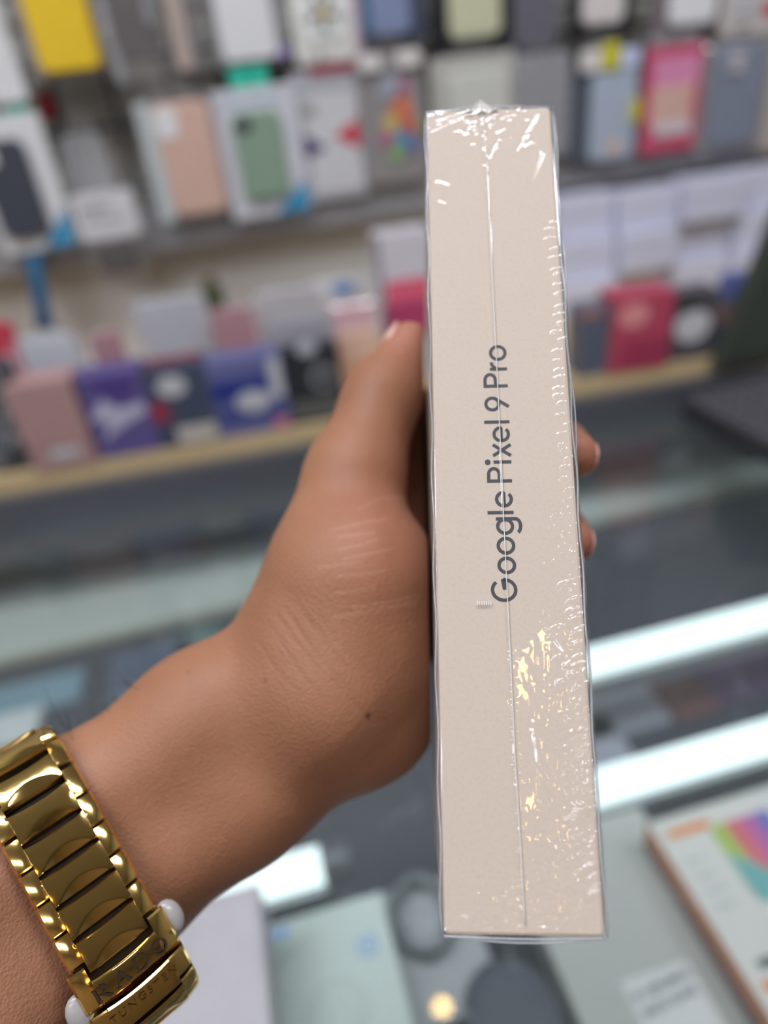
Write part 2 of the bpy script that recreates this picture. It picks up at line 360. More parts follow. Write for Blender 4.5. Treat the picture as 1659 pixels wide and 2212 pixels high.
obj('end_clip', me(*slab(.024, .014, .006, .003, .001, b[0], b[2] - .004, b[1])), cm('dark blue plastic', (34, 70, 100)), obj_strap)
p = Pack('price_tag', 'small red tag behind the charcoal case pack', 'tag', (92, 198), (104, 262), 36, 1.13)
p.part('tag', cm('deep red', (160, 40, 48)), t=.002, r=.006); p.part('string', M_wire, .45, .55, 1, 1.5, .001, 0, .0005)
p = Pack('blister_pack', 'clear pack with white header card and a dark earpiece below', 'accessory pack', (190, 285), (258, 602), 132, YBB - .03, G_B)
p.part('header_card', cm('off white card', (214, 211, 210)), -.02, 1.02, .3, .62, .006, -.001, .004); p.part('header_print', GRY, .1, .6, .5, .54, .0006, -.0072, .001)
p.part('header_print', GRY, .1, .8, .42, .44, .0006, -.0072, .001)
p.part('earpiece', cm('dark brown plastic', (74, 68, 66)), .12, .86, .04, .28, .012, 0, .016, .004); p.part('blister', M_clear, 0, 1, 0, .3, .018, .004, .008, .003)
p.part('clear_hanger', M_clear2, .1, .8, .62, 1.0, .004, 0, .012, .001); p.hang(True)
p = Pack('case_pack', 'peach phone case in a clear pack, left of the green one', 'phone case', (372, 210), (430, 468), 168, YBB - .02, G_B)
p.part('phone_case', cm('peach silicone', (222, 182, 162)), .2, .93, .03, .96, .01, 0, .012, .003); p.part('side_card', cm('pale aqua card', (196, 206, 204)), .0, .2, .0, .98, .006, 0, .003)
p.part('camera_window_or_glare', cm('painted white glare', (238, 238, 236), .15), .22, .5, .68, .93, .0012, -.0102, .008); p.part('sleeve', M_clear, .0, 1, .0, 1.03, .016, .003, .008, .003); p.hang(True)  # white patch on the case paints the glare of its plastic
p = Pack('case_pack', 'sage green phone case in a white pack with blue corner and turquoise tag', 'phone case', (546, 188), (585, 462), 178, YBB - .01, G_B)
p.part('card', cm('cool white card', (208, 207, 212)), t=.014, r=.005); p.part('phone_case', cm('sage green silicone', (136, 160, 138)), .19, .76, .15, .83, .008, -.0145, .01, .002)
p.disc('camera_hole', cm('dark lens', (70, 76, 76)), .32, .74, .1, .062, .0015, -.0226); p.poly('corner_print', BLUE, [(.55, .01), (.97, .01), (.97, .26)], .0008, -.0142)
p.part('header_line', cm('pale blue print', (160, 184, 206)), .1, .82, .885, .91, .0006, -.0142, .001); p.part('price_tag', GREEN_TAG, .28, .72, .985, 1.15, .0012, -.0005, .001); p.hang(True)
p = Pack('case_pack', 'light grey pack with red and purple triangles and maroon stripe', 'phone case', (702, 150), (722, 428), 138, YBB - .005, G_B)
p.part('card', cm('silver grey card', (176, 176, 180)), t=.008, r=.004); p.part('face_print', cm('pale grey print', (206, 205, 206)), .1, .95, .06, .83, .0006, -.0082, .006)
p.poly('red_triangle', RED, [(.55, .5), (.95, .38), (.95, .62)], .0006, -.009); p.poly('purple_triangle', PURP, [(.06, .36), (.42, .42), (.06, .55)], .0006, -.009)
p.part('stripe', cm('maroon print', (150, 44, 68)), .3, .98, .96, 1.04, .001, -.008, .001); p.disc('logo', GRY, .22, .72, .1, .05, .0006, -.009); p.hang(True)
p = Pack('case_pack', 'clear glitter case with rainbow coloured blobs beside the boxed phone', 'phone case', (842, 112), (856, 392), 138, YBB - .01, G_B)
p.part('card', cm('warm grey board', (146, 142, 140)), t=.004, r=.006)
for i, (fx, fz, rr, c) in enumerate([(.62, .6, .17, (226, 120, 78)), (.45, .47, .13, (214, 186, 90)), (.6, .34, .16, (64, 150, 180)), (.36, .36, .11, (190, 90, 134)), (.5, .24, .12, (140, 180, 110)), (.74, .45, .13, (214, 84, 80)), (.75, .28, .1, (90, 100, 170)), (.68, .74, .1, (190, 120, 150)), (.9, .45, .07, (140, 196, 130))]):
    p.disc('glitter_blob', cm('glitter %d' % i, c), fx, fz, rr, rr * .55, .002 + .0003 * i, -.0042)
p.disc('camera_ring', cm('pale slate', (160, 168, 182)), .48, .74, .2, .1, .002, -.0042); p.part('clear_case', M_clear, .0, 1, .0, .97, .014, .003, .012, .004)
p.part('foil_corner', cm('foil white', (228, 222, 218), .2), .02, .36, .88, 1, .002, -.012, .006); p.part('foil_corner', cm('foil white', (228, 222, 218), .2), .58, .96, .88, 1, .002, -.012, .006); p.hang(True)
p = Pack('case_pack', 'pale cream case pack mostly hidden behind the top of the boxed phone', 'phone case', (1012, 118), (1030, 340), 178, YBB - .01, G_B)
p.part('card', cm('pale stone card', (186, 184, 176)), t=.008, r=.006); p.part('phone_case', cm('ivory silicone', (206, 206, 198)), .18, .9, .05, .85, .008, -.0085, .011, .002); p.hang(True)
p = Pack('blister_pack', 'crumpled clear grey pack at the right shoulder of the boxed phone', 'phone case', (1165, 116), (1168, 340), 112, YBB - .01, G_B)
p.part('card', cm('dim grey card', (136, 132, 132)), t=.005); p.part('blister', M_clear2, 0, 1, .02, 1, .012, -.0055, .01, .003); p.hang(True)
p = Pack('case_pack', 'clear bluish case with yellow tag and yellow buttons', 'phone case', (1308, 108), (1292, 356), 138, YBB - .01, G_B)
p.part('card', cm('slate card', (84, 92, 102)), -.02, .4, .05, .9, .005, .001, .006); p.part('phone_case', cm('ice blue silicone', (176, 188, 204)), .3, 1, .03, .86, .009, -.001, .012, .003)
p.part('side_button', cm('yellow plastic', (212, 204, 40)), .9, 1.02, .36, .56, .005, -.0102, .003); p.part('header_tag', cm('yellow plastic', (212, 204, 40)), .4, .66, .84, 1.06, .003, -.011, .004)
p.part('foil_corner', cm('foil white', (228, 222, 218), .2), .08, .4, .84, 1.02, .002, -.0102, .006); p.part('foil_corner', cm('foil blue white', (206, 218, 246), .2), .68, .98, .84, 1.0, .002, -.0102, .006)
p.disc('print_spot', cm('peach print', (222, 190, 176)), .66, .16, .12, .06, .0006, -.0104); p.hang(True)
p = Pack('case_pack', 'rose pink pack with a beige and white picture panel', 'phone case', (1452, 98), (1436, 326), 116, YBB - .01, G_B)
p.part('card', cm('rose card', (206, 86, 116)), t=.01, r=.003); p.part('top_print', cm('light pink print', (226, 146, 184)), .12, .94, .6, .9, .0006, -.0102, .004)
p.part('panel_print', cm('beige print', (222, 182, 168)), .1, .86, .26, .64, .0006, -.0109, .004); p.part('label_print', cm('pale label', (218, 206, 212)), .2, .88, .16, .3, .0006, -.0116, .002)
p.part('clear_header', M_clear2, .05, .95, 1.0, 1.1, .003, 0, .003); p.hang(True)
p = Pack('case_pack', 'slate blue phone case with square camera in a clear pack', 'phone case', (1592, 84), (1566, 324), 150, YBB - .01, G_B)
p.part('card', cm('warm grey board', (146, 142, 140)), t=.004, r=.01); p.part('phone_case', cm('slate blue silicone', (128, 138, 160)), .18, .86, .06, .95, .01, -.0045, .013, .003)
p.part('camera_block', cm('slate camera', (142, 150, 166)), .24, .56, .7, .92, .002, -.0146, .006)
for fz in (.76, .85): p.disc('lens', cm('pale lens', (206, 196, 200)), .42, fz, .1, .04, .002, -.0168)
p.part('sleeve', M_clear, .0, 1, .0, 1, .018, .003, .012, .004); p.hang(True)
p = Pack('case_pack', 'beige case pack cut off by the right edge of the picture', 'phone case', (1712, 78), (1686, 318), 100, YBB - .01, G_B)
p.part('card', cm('beige board', (190, 180, 172)), t=.01); p.hang(True)

# wire grid seen behind the gaps at the left
gw = thing('wire_grid', 'dark wire grid panel on the wall behind the hanging packs', 'grid', (0, 1.145, 0.3))
for k in range(16):
    x = -0.32 + k * 0.075; obj('wire', me(*tube([(x, 0, 0.0), (x, 0, 0.9)], .0035, 6)), M_wire, gw)
for k in range(11):
    z = 0.02 + k * 0.075; obj('wire', me(*tube([(-.36, -.006, z), (.82, -.006, z)], .0035, 6)), M_wire, gw)

# row C: boxes on the ledge
ZL = 0.0522; YC = 0.881
def cbox(name, label, cat, top, bot, w, Y=YC, tilt=0.0, g=G_C):
    x = onY((top[0] + bot[0]) / 2, (top[1] + bot[1]) / 2, Y)[0]; x = onY((top[0] + bot[0]) / 2, (top[1] + bot[1]) / 2, yl(x, Y))[0]
    p = Pack(name, label, cat, top, bot, w, yl(x, Y), g, tilt, zbase=ZL); p.e.rotation_euler[2] = SLANT; return p
p = cbox('bubble_pouch', 'black pouch of clear bubbles at the left end of the ledge', 'pouch', (-6, 770), (30, 1015), 126)
p.part('pouch', cm('charcoal pouch', (62, 64, 68)), t=.03, r=.01)
for k in range(26):
    fx, fz, r_ = rng.uniform(.1, .92), rng.uniform(.12, .93), rng.uniform(.05, .12)
    p.disc('bubble', M_clear2, fx, fz, r_, r_ * .55, .004, -.0302)
p = cbox('gift_box', 'dusty pink box with a white label on the ledge', 'box', (118, 795), (152, 1008), 146)
p.part('box', cm('dusty pink card', (178, 140, 136)), t=.045, r=.003); p.part('lid_edge', cm('rose card edge', (160, 122, 118)), .02, .98, .27, .3, .0008, -.0452, .001)
p.part('label', LGR, .32, .78, .13, .24, .0006, -.0452, .002)
p2 = cbox('clear_bag', 'crumpled clear bag lying behind the dusty pink box', 'bag', (112, 706), (140, 900), 150, .93)
p2.part('bag', M_clear2, t=.016, r=.02); p2.part('insert', cm('ice white', (206, 214, 222)), .08, .92, .1, .93, .006, .001, .01)
p = cbox('accessory_box', 'violet box with white swirl print on the ledge', 'box', (262, 778), (288, 990), 138)
p.part('box', cm('violet card', (96, 84, 138)), t=.04, r=.003); p.poly('swirl_print', cm('pale violet print', (186, 182, 204)), [(.02, .5), (.3, .72), (.52, .58), (.9, .62), (.95, .5), (.6, .4), (.3, .3), (.12, .2), (.3, .44)], .0006, -.0402)
p.poly('corner_print', cm('deep violet print', (78, 58, 128)), [(.1, .95), (.85, .95), (.85, .74), (.5, .66)], .0006, -.0402)
p = cbox('accessory_box', 'navy box with a white oval and red patch on the ledge', 'box', (386, 768), (424, 974), 132)
p.part('box', cm('navy card', (48, 62, 122)), t=.04, r=.003); p.disc('oval_print', LGR, .42, .78, .24, .13, .0006, -.0402); p.disc('red_print', cm('dark red print', (150, 48, 66)), .12, .48, .16, .14, .0006, -.0402)
p.part('label', cm('beige label', (198, 190, 178)), .3, .96, .04, .25, .0006, -.0402, .002); p.part('header', cm('maroon card', (158, 84, 98)), .05, .95, 1.0, 1.08, .002, -.02, .002)
p = cbox('accessory_box', 'blue and white box, second from the hand on the ledge', 'box', (522, 752), (562, 944), 158)
p.part('box', cm('slate violet card', (100, 102, 148)), t=.04, r=.003); p.part('band_print', cm('royal blue print', (34, 50, 128)), .02, .78, .48, .76, .0006, -.0402, .002)
p.disc('cloud_print', LGR, .55, .45, .25, .14, .0006, -.041); p.part('band_print', cm('royal blue print', (34, 50, 128)), .05, .9, .24, .36, .0006, -.0402, .002); p.part('side_print', LGR, .82, .98, .45, .95, .0006, -.0402, .002)
p.disc('corner_print', cm('salmon print', (206, 120, 126)), .86, .1, .11, .08, .0006, -.0402)
p = cbox('accessory_box', 'black box with a grey hanger header, left of the thumb', 'box', (658, 700), (684, 925), 130)
p.part('box', cm('black box card', (40, 41, 46)), 0, 1, 0, .84, .035, 0, .004); p.part('header', cm('silver header', (164, 162, 170)), 0, 1, .84, 1.08, .003, -.01, .004)
p.disc('hanger_hole', cm('pale silver', (186, 188, 192)), .5, .84, .16, .08, .0008, -.0354); p.disc('ring_print', GRY, .68, .5, .2, .14, .0006, -.0352); p.disc('ring_core', BLK, .68, .5, .13, .09, .0006, -.036)
p.part('lower_print', cm('dim olive print', (96, 94, 88)), .1, .95, .06, .26, .0006, -.0352, .003)
p = cbox('phone_case', 'orange and pink case in a clear pack by the thumb tip', 'phone case', (768, 648), (782, 880), 112, .92)
p.part('phone_case', cm('peach orange', (232, 178, 146)), .08, .92, .0, .72, .009, 0, .012, .003); p.part('upper_print', cm('soft pink', (226, 176, 182)), .1, .9, .68, .97, .007, 0, .008); p.part('sleeve', M_clear, 0, 1, 0, 1, .016, .003, .008, .003)
p = cbox('accessory_box', 'tall white box with magenta lower half beside the boxed phone', 'box', (862, 488), (886, 880), 108, .98)
p.part('box', cm('pale lilac white', (212, 206, 212)), t=.04, r=.003); p.part('lower_print', cm('magenta print', (176, 60, 104)), .04, .98, .3, .55, .0006, -.0402, .002); p.part('heart_print', cm('rose print', (226, 96, 124)), .1, .98, .55, .7, .0006, -.0402, .004); p.part('side_band', cm('slate side', (118, 116, 130)), 0, .06, 0, 1, .0006, -.0402, .001)
# things crowded behind the front row
for lab, top, bot, w, Y, c, m2 in [
    ('crumpled red bag behind the blue and white box', (512, 662), (530, 870), 92, .965, (214, 96, 108), True),
    ('small red pouch behind the violet box', (250, 712), (262, 900), 66, .96, (206, 84, 104), True),
    ('silver white bag behind the navy box', (388, 640), (404, 880), 150, .985, (228, 229, 232), True),
    ('red topped pouch at the far left of the ledge', (18, 690), (36, 900), 80, .96, (204, 70, 88), False),
    ('white pouch with pink edge behind the black box', (630, 622), (646, 880), 130, .985, (232, 226, 226), True),
    ('white pack with a round blue mark under the rail', (742, 596), (758, 880), 130, 1.0, (222, 218, 216), False)]:
    p = cbox('pouch', lab, 'pouch', top, bot, w, Y)
    p.part('pouch', cm('pouch %d%d%d' % c, c, .35), t=.012, r=.008)
    if m2: p.part('wrapper', M_clear2, -.04, 1.04, .0, 1.05, .004, -.0125, .012, .001)
    if 'blue mark' in lab: p.disc('round_mark', cm('azure print', (70, 140, 200)), .55, .91, .2, .055, .0008, -.0123)
    if 'far left' in lab: p.part('lower_print', cm('pale pink print', (216, 180, 190)), .0, .8, .5, .75, .0008, -.0123, .003)
p = cbox('small_pot', 'dark olive trinket standing behind the silver white bag', 'trinket', (482, 606), (492, 880), 46, 1.04)
p.part('body', cm('dark olive', (82, 86, 60)), t=.02, r=.012); p.part('cap', cm('brown cap', (110, 100, 84)), .2, .8, 1, 1.08, .01, -.004, .003)
# right part of the ledge
p = cbox('accessory_box', 'slate box just right of the boxed phone', 'box', (1262, 648), (1272, 830), 84)
p.part('box', cm('slate blue card', (92, 98, 112)), t=.04, r=.003); p.part('print', cm('rust print', (176, 116, 110)), .0, .5, .88, .98, .0006, -.0402, .002)
p = cbox('accessory_box', 'coral red box on the ledge at the right', 'box', (1340, 618), (1352, 815), 118, YC, .03)
p.part('box', cm('coral card', (188, 72, 96)), t=.045, r=.003); p.disc('glow_print', cm('light coral print', (232, 150, 150)), .34, .74, .26, .16, .0006, -.0452); p.part('lower_print', cm('deep rose print', (166, 56, 86)), .2, .95, .06, .42, .0006, -.0452, .003)
p = cbox('accessory_box', 'dark box with a white rounded picture right of the coral box', 'box', (1455, 618), (1460, 800), 98)
p.part('box', cm('graphite card', (82, 78, 82)), t=.04, r=.003); p.disc('picture_print', cm('soft white print', (206, 204, 206)), .5, .52, .36, .24, .0006, -.0402); p.disc('shade_print', BLK, .4, .84, .3, .1, .0006, -.0402)
p = cbox('accessory_box', 'narrow navy box at the left of the monitor', 'box', (1524, 640), (1528, 790), 52)
p.part('box', cm('dark navy card', (52, 62, 86)), t=.04, r=.003); p.part('print', cm('brown print', (130, 96, 92)), .1, .9, .62, .95, .0006, -.0402, .002)
p = cbox('accessory_box', 'blue box half hidden by the monitor', 'box', (1572, 590), (1574, 780), 62, .93)
p.part('box', cm('cobalt card', (80, 98, 168)), t=.04, r=.003); p.disc('dot_print', cm('light cobalt', (112, 130, 200)), .3, .75, .2, .08, .0006, -.0402)
# stacked white boxes at the right, against the panel
M_lav = mat('white carton with cool light tint', (222, 224, 242), .4, noise=.02)  # bluish tint puts the cool light into the white card colour
xs = [onY(x, 520, 1.0)[0] for x in (1214, 1345, 1472, 1600, 1722)]
names = ['leftmost', 'second', 'third', 'rightmost']; lev = ['bottom', 'middle', 'top']
for i in range(4):
    for j in range(3):
        z0 = ZL + j * 0.0605; dz = .059 if not (i == 1 and j == 2) else .054
        t = thing('carton', 'plain white carton, %s layer, %s column of the stack under the rail' % (lev[j], names[i]), 'box', ((xs[i] + xs[i + 1]) / 2, 1.045 + .012 * ((i * 2 + j) % 3 - 1), z0), .03 * ((i + j) % 3 - 1), 'white cartons under the rail')
        w = xs[i + 1] - xs[i] - .006
        obj('carton', me(*slab(w, dz, .05, .002, .0008, 0, 0, .02)), M_lav, t)
        obj('flap_line', me(*slab(w * .98, .0012, .0005, .0005, .0001, 0, dz * .5, -.0304)), cm('pale grey line', (186, 188, 206)), t)

# ------------------------------------------------------------------ monitor and keyboard at the right
kb = thing('keyboard', 'black computer keyboard at the right edge of the counter', 'keyboard', (0.536, 0.728, 0.0), math.radians(4))
KM = mat('black keyboard plastic', (50, 50, 55), .35)
V, F = join([box(0, .145, -.43, 0, .0005, .016), box(.004, .141, -.426, -.004, .016, .020)]); obj('body', me(V, F), KM, kb)
kv = [(-.0078, -.0078, 0), (.0078, -.0078, 0), (.0078, .0078, 0), (-.0078, .0078, 0), (-.006, -.006, .007), (.006, -.006, .007), (.006, .006, .007), (-.006, .006, .007)]
kmesh = me(kv, [[4, 5, 6, 7], [0, 1, 5, 4], [1, 2, 6, 5], [2, 3, 7, 6], [3, 0, 4, 7]]); KK = mat('key cap grey', (96, 94, 99), .3)
for r_ in range(7):
    for c_ in range(14): obj('key', kmesh, KK, kb, (.013 + r_ * .019, -.014 - c_ * .0192, .0201))
mo = thing('monitor', 'dark olive back of a screen leaning at the right edge', 'monitor', (0, 0, 0))
b0, b1, t0 = onY(1538, 792, .765), onY(1760, 752, .765), onY(1668, 470, .765)
b0[2] = max(b0[2], .0335)
PTS = [(b0[0], b0[2]), (b1[0] + .1, b0[2]), (b1[0] + .1, t0[2] + .1), (t0[0] + .05, t0[2] + .1), (t0[0], t0[2])]
obj('shell', me(*prism(PTS, .02, .772)), mat('dark olive plastic', (66, 72, 62), .5, bump=.05), mo)
obj('bezel', me(*prism([(a + (.012 if i in (0, 3, 4) else 0), b + (.01 if i < 2 else -.004)) for i, (a, b) in enumerate(PTS)], .003, .7515)), mat('darker olive plastic', (58, 64, 56), .4), mo)
obj('stand', me(*box(b0[0] + .04, b0[0] + .16, .772, .79, .0525, b0[2] + .06)), M_black, mo)

# ------------------------------------------------------------------ things inside the counter
def flat(name, label, cat, corner, dx, dy, ztop, hgt, m, group=None):
    """box lying in the counter: corner = pixel of its rear left top corner; extends dx right, dy towards the camera"""
    P = onZ(*corner, ztop); t = thing(name, label, cat, (P[0], P[1], ztop - hgt), 0, group)
    obj('box', me(*box(0, dx, -dy, 0, 0, hgt)), m, t); t['h'] = hgt
    return t, hgt
def top_print(t, h, name, m, pts, k=1, thick=.0004):
    n = len(pts); V = [(a, b, h + .0003 * k) for a, b in pts] + [(a, b, h + .0003 * k + thick) for a, b in pts]
    F = [list(range(n, 2 * n)), list(range(n - 1, -1, -1))] + [[i, (i + 1) % n, n + (i + 1) % n, n + i] for i in range(n)]
    return obj(name, me(V, F), m, t)
def rect(x0, x1, y0, y1): return [(x0, y0), (x1, y0), (x1, y1), (x0, y1)]
def circ(x, y, r, n=24): return [(x + r * math.cos(2 * PI * k / n), y + r * math.sin(2 * PI * k / n)) for k in range(n)]
CI = 'boxes inside the counter'
# mint box
zt = -0.03
Pm = onZ(822, 1926, zt); Px = onZ(545, 1996, zt)
t = thing('charger_box', 'pale mint box with blue print under the glass, below the arm', 'box', (Px[0], Pm[1], zt - .05), 0, CI)
w = Pm[0] - Px[0]; obj('box', me(*box(0, w, -.17, 0, 0, .05)), mat('pale mint card', (206, 218, 212), .5, noise=.02), t)
lb = mat('light blue print', (140, 178, 226), .5); lg = mat('soft grey print', (186, 198, 194), .5)
def loc(px, py, z, t): P = onZ(px, py, z); return P[0] - t.location[0], P[1] - t.location[1]
a = loc(565, 2015, zt, t); 
top_print(t, .05, 'name_print', lb, rect(a[0] + .002, a[0] + .017, a[1] - .007, a[1] - .001))
c = loc(795, 2043, zt, t); n = 28
V = []; F = []
for k in range(n):
    an = 2 * PI * k / n
    V += [(c[0] + r_ * math.cos(an), c[1] + r_ * math.sin(an), .0506) for r_ in (.0068, .0052)]
F = [[2 * k, 2 * ((k + 1) % n), 2 * ((k + 1) % n) + 1, 2 * k + 1] for k in range(n)]
obj('round_mark', me(V, F), lb, t); top_print(t, .05, 'round_mark_core', lb, [(c[0] - .003, c[1] + .002), (c[0], c[1] - .004), (c[0] + .003, c[1] + .002)][::-1])
for k in range(3):
    a = loc(570, 2072 + 14 * k, zt, t); top_print(t, .05, 'text_line', lg, rect(a[0], a[0] + .022 - .004 * k, a[1] - .0012, a[1]))
c = loc(730, 2190, zt, t); top_print(t, .05, 'picture_print', mat('mint shade print', (196, 208, 202), .5), circ(c[0], c[1], .019), 1); top_print(t, .05, 'picture_print', mat('mint print', (204, 215, 209), .5), circ(c[0], c[1], .015), 3)
# colourful box at the right
zt = -0.022; P0 = onZ(1398, 1778, zt)
t = thing('phone_box', 'white box with rainbow picture and orange side under the glass', 'box', (P0[0], P0[1], zt - .05), 0, CI)
obj('box', me(*box(0, .12, -.26, 0, 0, .05)), mat('warm white card', (226, 224, 218), .5, noise=.02), t)
ORG = mat('orange print', (240, 150, 84), .5)
obj('side_print', me(*box(-.0006, -.0001, -.26, 0, .036, .05)), mat('burnt orange print', (214, 138, 92), .5), t)
obj('side_print', me(*box(-.0006, -.0001, -.26, 0, .0, .0358)), mat('brown print', (112, 72, 62), .5), t)
a = loc(1436, 1795, zt, t); b = loc(1530, 1775, zt, t); top_print(t, .05, 'logo_print', ORG, rect(a[0], b[0], a[1] - .0065, a[1] - .001))
rc = [(176, 200, 96), (222, 112, 120), (196, 104, 170), (112, 118, 200)]
x0, y0 = loc(1545, 1812, zt, t)
for k, cc in enumerate(rc):
    o_ = [(x0 + .011 * k + a_, y0 - .042 + b_) for a_, b_ in ([(0, .003), (.0035, 0), (.011, 0), (.011, .05), (.004, .05), (0, .046)] if k == 0 else [(0, 0), (.011, 0), (.011, .05), (0, .05)])]
    top_print(t, .05, 'rainbow_print', mat('rainbow %d' % k, cc, .5), o_)
top_print(t, .05, 'rainbow_print', mat('rainbow teal', (120, 186, 184), .5), [(x0, y0 - .04), (x0 + .004, y0 - .044), (x0 + .024, y0 - .044), (x0 + .024, y0 - .036), (x0 + .011, y0 - .02), (x0, y0 - .012)], 3)
for k in range(4):
    a = loc(1480 + 22 * k, 1862 + 32 * k, zt, t); top_print(t, .05, 'text_line', lg, rect(a[0], a[0] + .012, a[1] - .002, a[1]))
a = loc(1632, 2075, zt, t); top_print(t, .05, 'pill_print', mat('dark grey print', (100, 104, 104), .5), rect(a[0], a[0] + .02, a[1] - .005, a[1])); a = loc(1642, 2122, zt, t); top_print(t, .05, 'pill_print', ORG, rect(a[0], a[0] + .02, a[1] - .006, a[1]))
# grey box beside it
zt = -0.05; P0 = onZ(1348, 1752, zt); P1 = onZ(1190, 1795, zt)
t = thing('glass_panel_box', 'plain grey flat box with a white text label under the glass', 'box', (P1[0] - .035, P0[1], zt - .03), 0, CI)
w = P0[0] - P1[0] + .035; obj('box', me(*box(0, w + .012, -.25, 0, 0, .03)), mat('plain grey card', (186, 187, 182), .5, noise=.03), t)
a = loc(1340, 2122, zt, t); b = loc(1512, 2122, zt, t)
lw = b[0] - a[0]; top_print(t, .03, 'label', mat('label paper', (222, 222, 222), .6), rect(a[0], b[0], a[1] - .04, a[1]))
TX = mat('label ink', (92, 96, 98), .6)
for k, s in enumerate(('IP 12PROMAX', 'BACK GLASS')):
    m_ = text_mesh(s, .0062, offset=.00012); o = obj('label_text', m_, TX, t, (a[0] + lw * .5, a[1] - .0085 - .0088 * k, .0311)); o.rotation_euler[2] = 0.1
# cable pack and dark dome for the silhouette in the glass
cb = thing('cable_coil', 'coiled grey cable in the counter left of the boxed phone bottom', 'cable', onZ(915, 1990, -.06), 0, CI)
pts = []
for k in range(90):
    a = 2 * PI * k / 18; pts.append((.019 * math.cos(a) * (1 + .1 * math.sin(a * .37)), .024 * math.sin(a) * (1 + .08 * math.cos(a * .61)), .0005 * k / 4 + .003 + .0012 * math.sin(a * 1.7)))
obj('cable', me(*tube(pts, .0022, 8), True), mat('grey cable rubber', (118, 122, 126), .4), cb)
obj('twist_tie', me(*tube([(-.019, -.006, .008), (-.0235, 0, .009), (-.019, .006, .008), (-.0145, 0, .012), (-.019, -.006, .008)], .0012, 6)), M_white, cb)
obj('card', me(*box(-.03, .034, -.06, .026, -.002, 0)), mat('pale packing card', (168, 170, 172), .6), cb)
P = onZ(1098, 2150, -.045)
t = thing('silhouette_dome', 'dark grey dome standing for a silhouette in the glass below the boxed phone', 'pad', (P[0], P[1] - .012, -.056), 0, CI)  # dome added to stand for a dark silhouette in the glass
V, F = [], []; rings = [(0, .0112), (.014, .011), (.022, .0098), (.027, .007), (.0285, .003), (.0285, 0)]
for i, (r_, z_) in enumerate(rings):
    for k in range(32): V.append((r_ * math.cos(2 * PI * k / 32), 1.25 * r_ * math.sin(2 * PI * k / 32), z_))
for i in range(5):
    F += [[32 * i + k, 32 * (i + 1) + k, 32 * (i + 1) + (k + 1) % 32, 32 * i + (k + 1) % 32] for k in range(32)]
obj('dome', me(V, F, True), mat('dark silhouette grey', (84, 86, 98), .55, noise=.1, scale=40), t)
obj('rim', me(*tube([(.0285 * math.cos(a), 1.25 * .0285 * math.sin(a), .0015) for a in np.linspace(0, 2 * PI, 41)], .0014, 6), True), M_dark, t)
# small things lying on the display shelf, seen blurred through the glass
for lab, nm, px, py, w_, d_, c in [
    ('grey pouch lying between the two tube lamps', 'parts_pouch', 1330, 1530, .09, .06, (150, 150, 160)),
    ('rust brown pouch lying between the two tube lamps', 'parts_pouch', 1480, 1500, .05, .05, (112, 76, 74)),
    ('blue pouch below the farther tube lamp', 'parts_pouch', 1465, 1445, .06, .03, (74, 92, 150)),
    ('plum pouch near the right edge between the tube lamps', 'parts_pouch', 1590, 1450, .09, .06, (92, 68, 104)),
    ('pale silver pouch beside the right side of the boxed phone', 'parts_pouch', 1290, 1600, .05, .06, (166, 168, 180)),
    ('steel blue pouch left of the wrist in the counter', 'parts_pouch', 60, 1500, .12, .05, (120, 150, 164)),
    ('white pouch standing for a pale glow beside the gold watch in the counter', 'parts_pouch', -20, 1580, .1, .05, (206, 212, 212)),  # pale pouch added where a whitish glow lies in the glass
    ('slate pouch above the forearm in the counter', 'parts_pouch', 330, 1440, .1, .08, (82, 92, 112)),
    ('teal pouch above the wrist in the counter', 'parts_pouch', 430, 1390, .06, .06, (84, 118, 112))]:
    P = onZ(px, py, SZ + .006); t = thing(nm, lab, 'pouch', (P[0], P[1], SZ), 0, 'pouches in the counter')
    v, f = slab(w_, d_, .006, .006, .002); v = [(a, b_, -y) for a, y, b_ in v]
    obj('pouch', me([(a, b_ - d_ / 2, c_) for a, b_, c_ in v], f), mat('pouch %d %d %d' % c, c, .35, bump=.2, bscale=80), t)
    obj('seal', me([(a, b_, c_ ) for a, b_, c_ in box(-w_ / 2, w_ / 2, d_ / 2, d_ / 2 + .006, .001, .0022)[0]], box(0, 1, 0, 1, 0, 1)[1]), M_clear, t)
Pa, Pb = onZ(0, 1292, SZ + .004), onZ(0, 1425, SZ + .004)
bd = thing('display_board', 'long pale grey-green board lying along the rear of the counter shelf', 'board', (0, Pa[1], SZ))
obj('board', me(*box(-.9, 1.0, Pb[1] - Pa[1], 0, 0.0002, .004)), mat('pale grey green laminate', (190, 198, 190), .35, noise=.06, scale=9), bd)
obj('front_strip', me(*box(-.9, 1.0, Pb[1] - Pa[1] - .012, Pb[1] - Pa[1] - .0003, 0.0002, .005)), mat('sand edge strip', (150, 148, 128), .5), bd)
# foam sheet lying on the glass below the watch
ztf = 0.035; A = onZ(556, 1905, ztf); B = onZ(-260, 2120, ztf)
fm = thing('foam_block', 'white foam packing block on the glass below the gold watch', 'foam', (A[0], A[1], 0.0005))
V, F = [], []; nx, ny = 60, 40; w_ = A[0] - B[0]; d_ = .2
for j in range(ny + 1):
    for i in range(nx + 1):
        V.append((-w_ * i / nx, -d_ * j / ny, ztf - .0005 + (rng.uniform(-.0004, .0004) if 0 < i < nx and 0 < j < ny else -.0015)))
for j in range(ny):
    for i in range(nx): F.append([j * (nx + 1) + i, (j + 1) * (nx + 1) + i, (j + 1) * (nx + 1) + i + 1, j * (nx + 1) + i + 1][::-1])
obj('top_sheet', me(V, F, True), mat('white foam', (190, 188, 192), .35, bump=.7, bscale=420), fm)
obj('core', me(*box(-w_, 0, -d_, 0, 0, ztf - .0026)), mat('white foam core', (200, 200, 204), .6), fm)

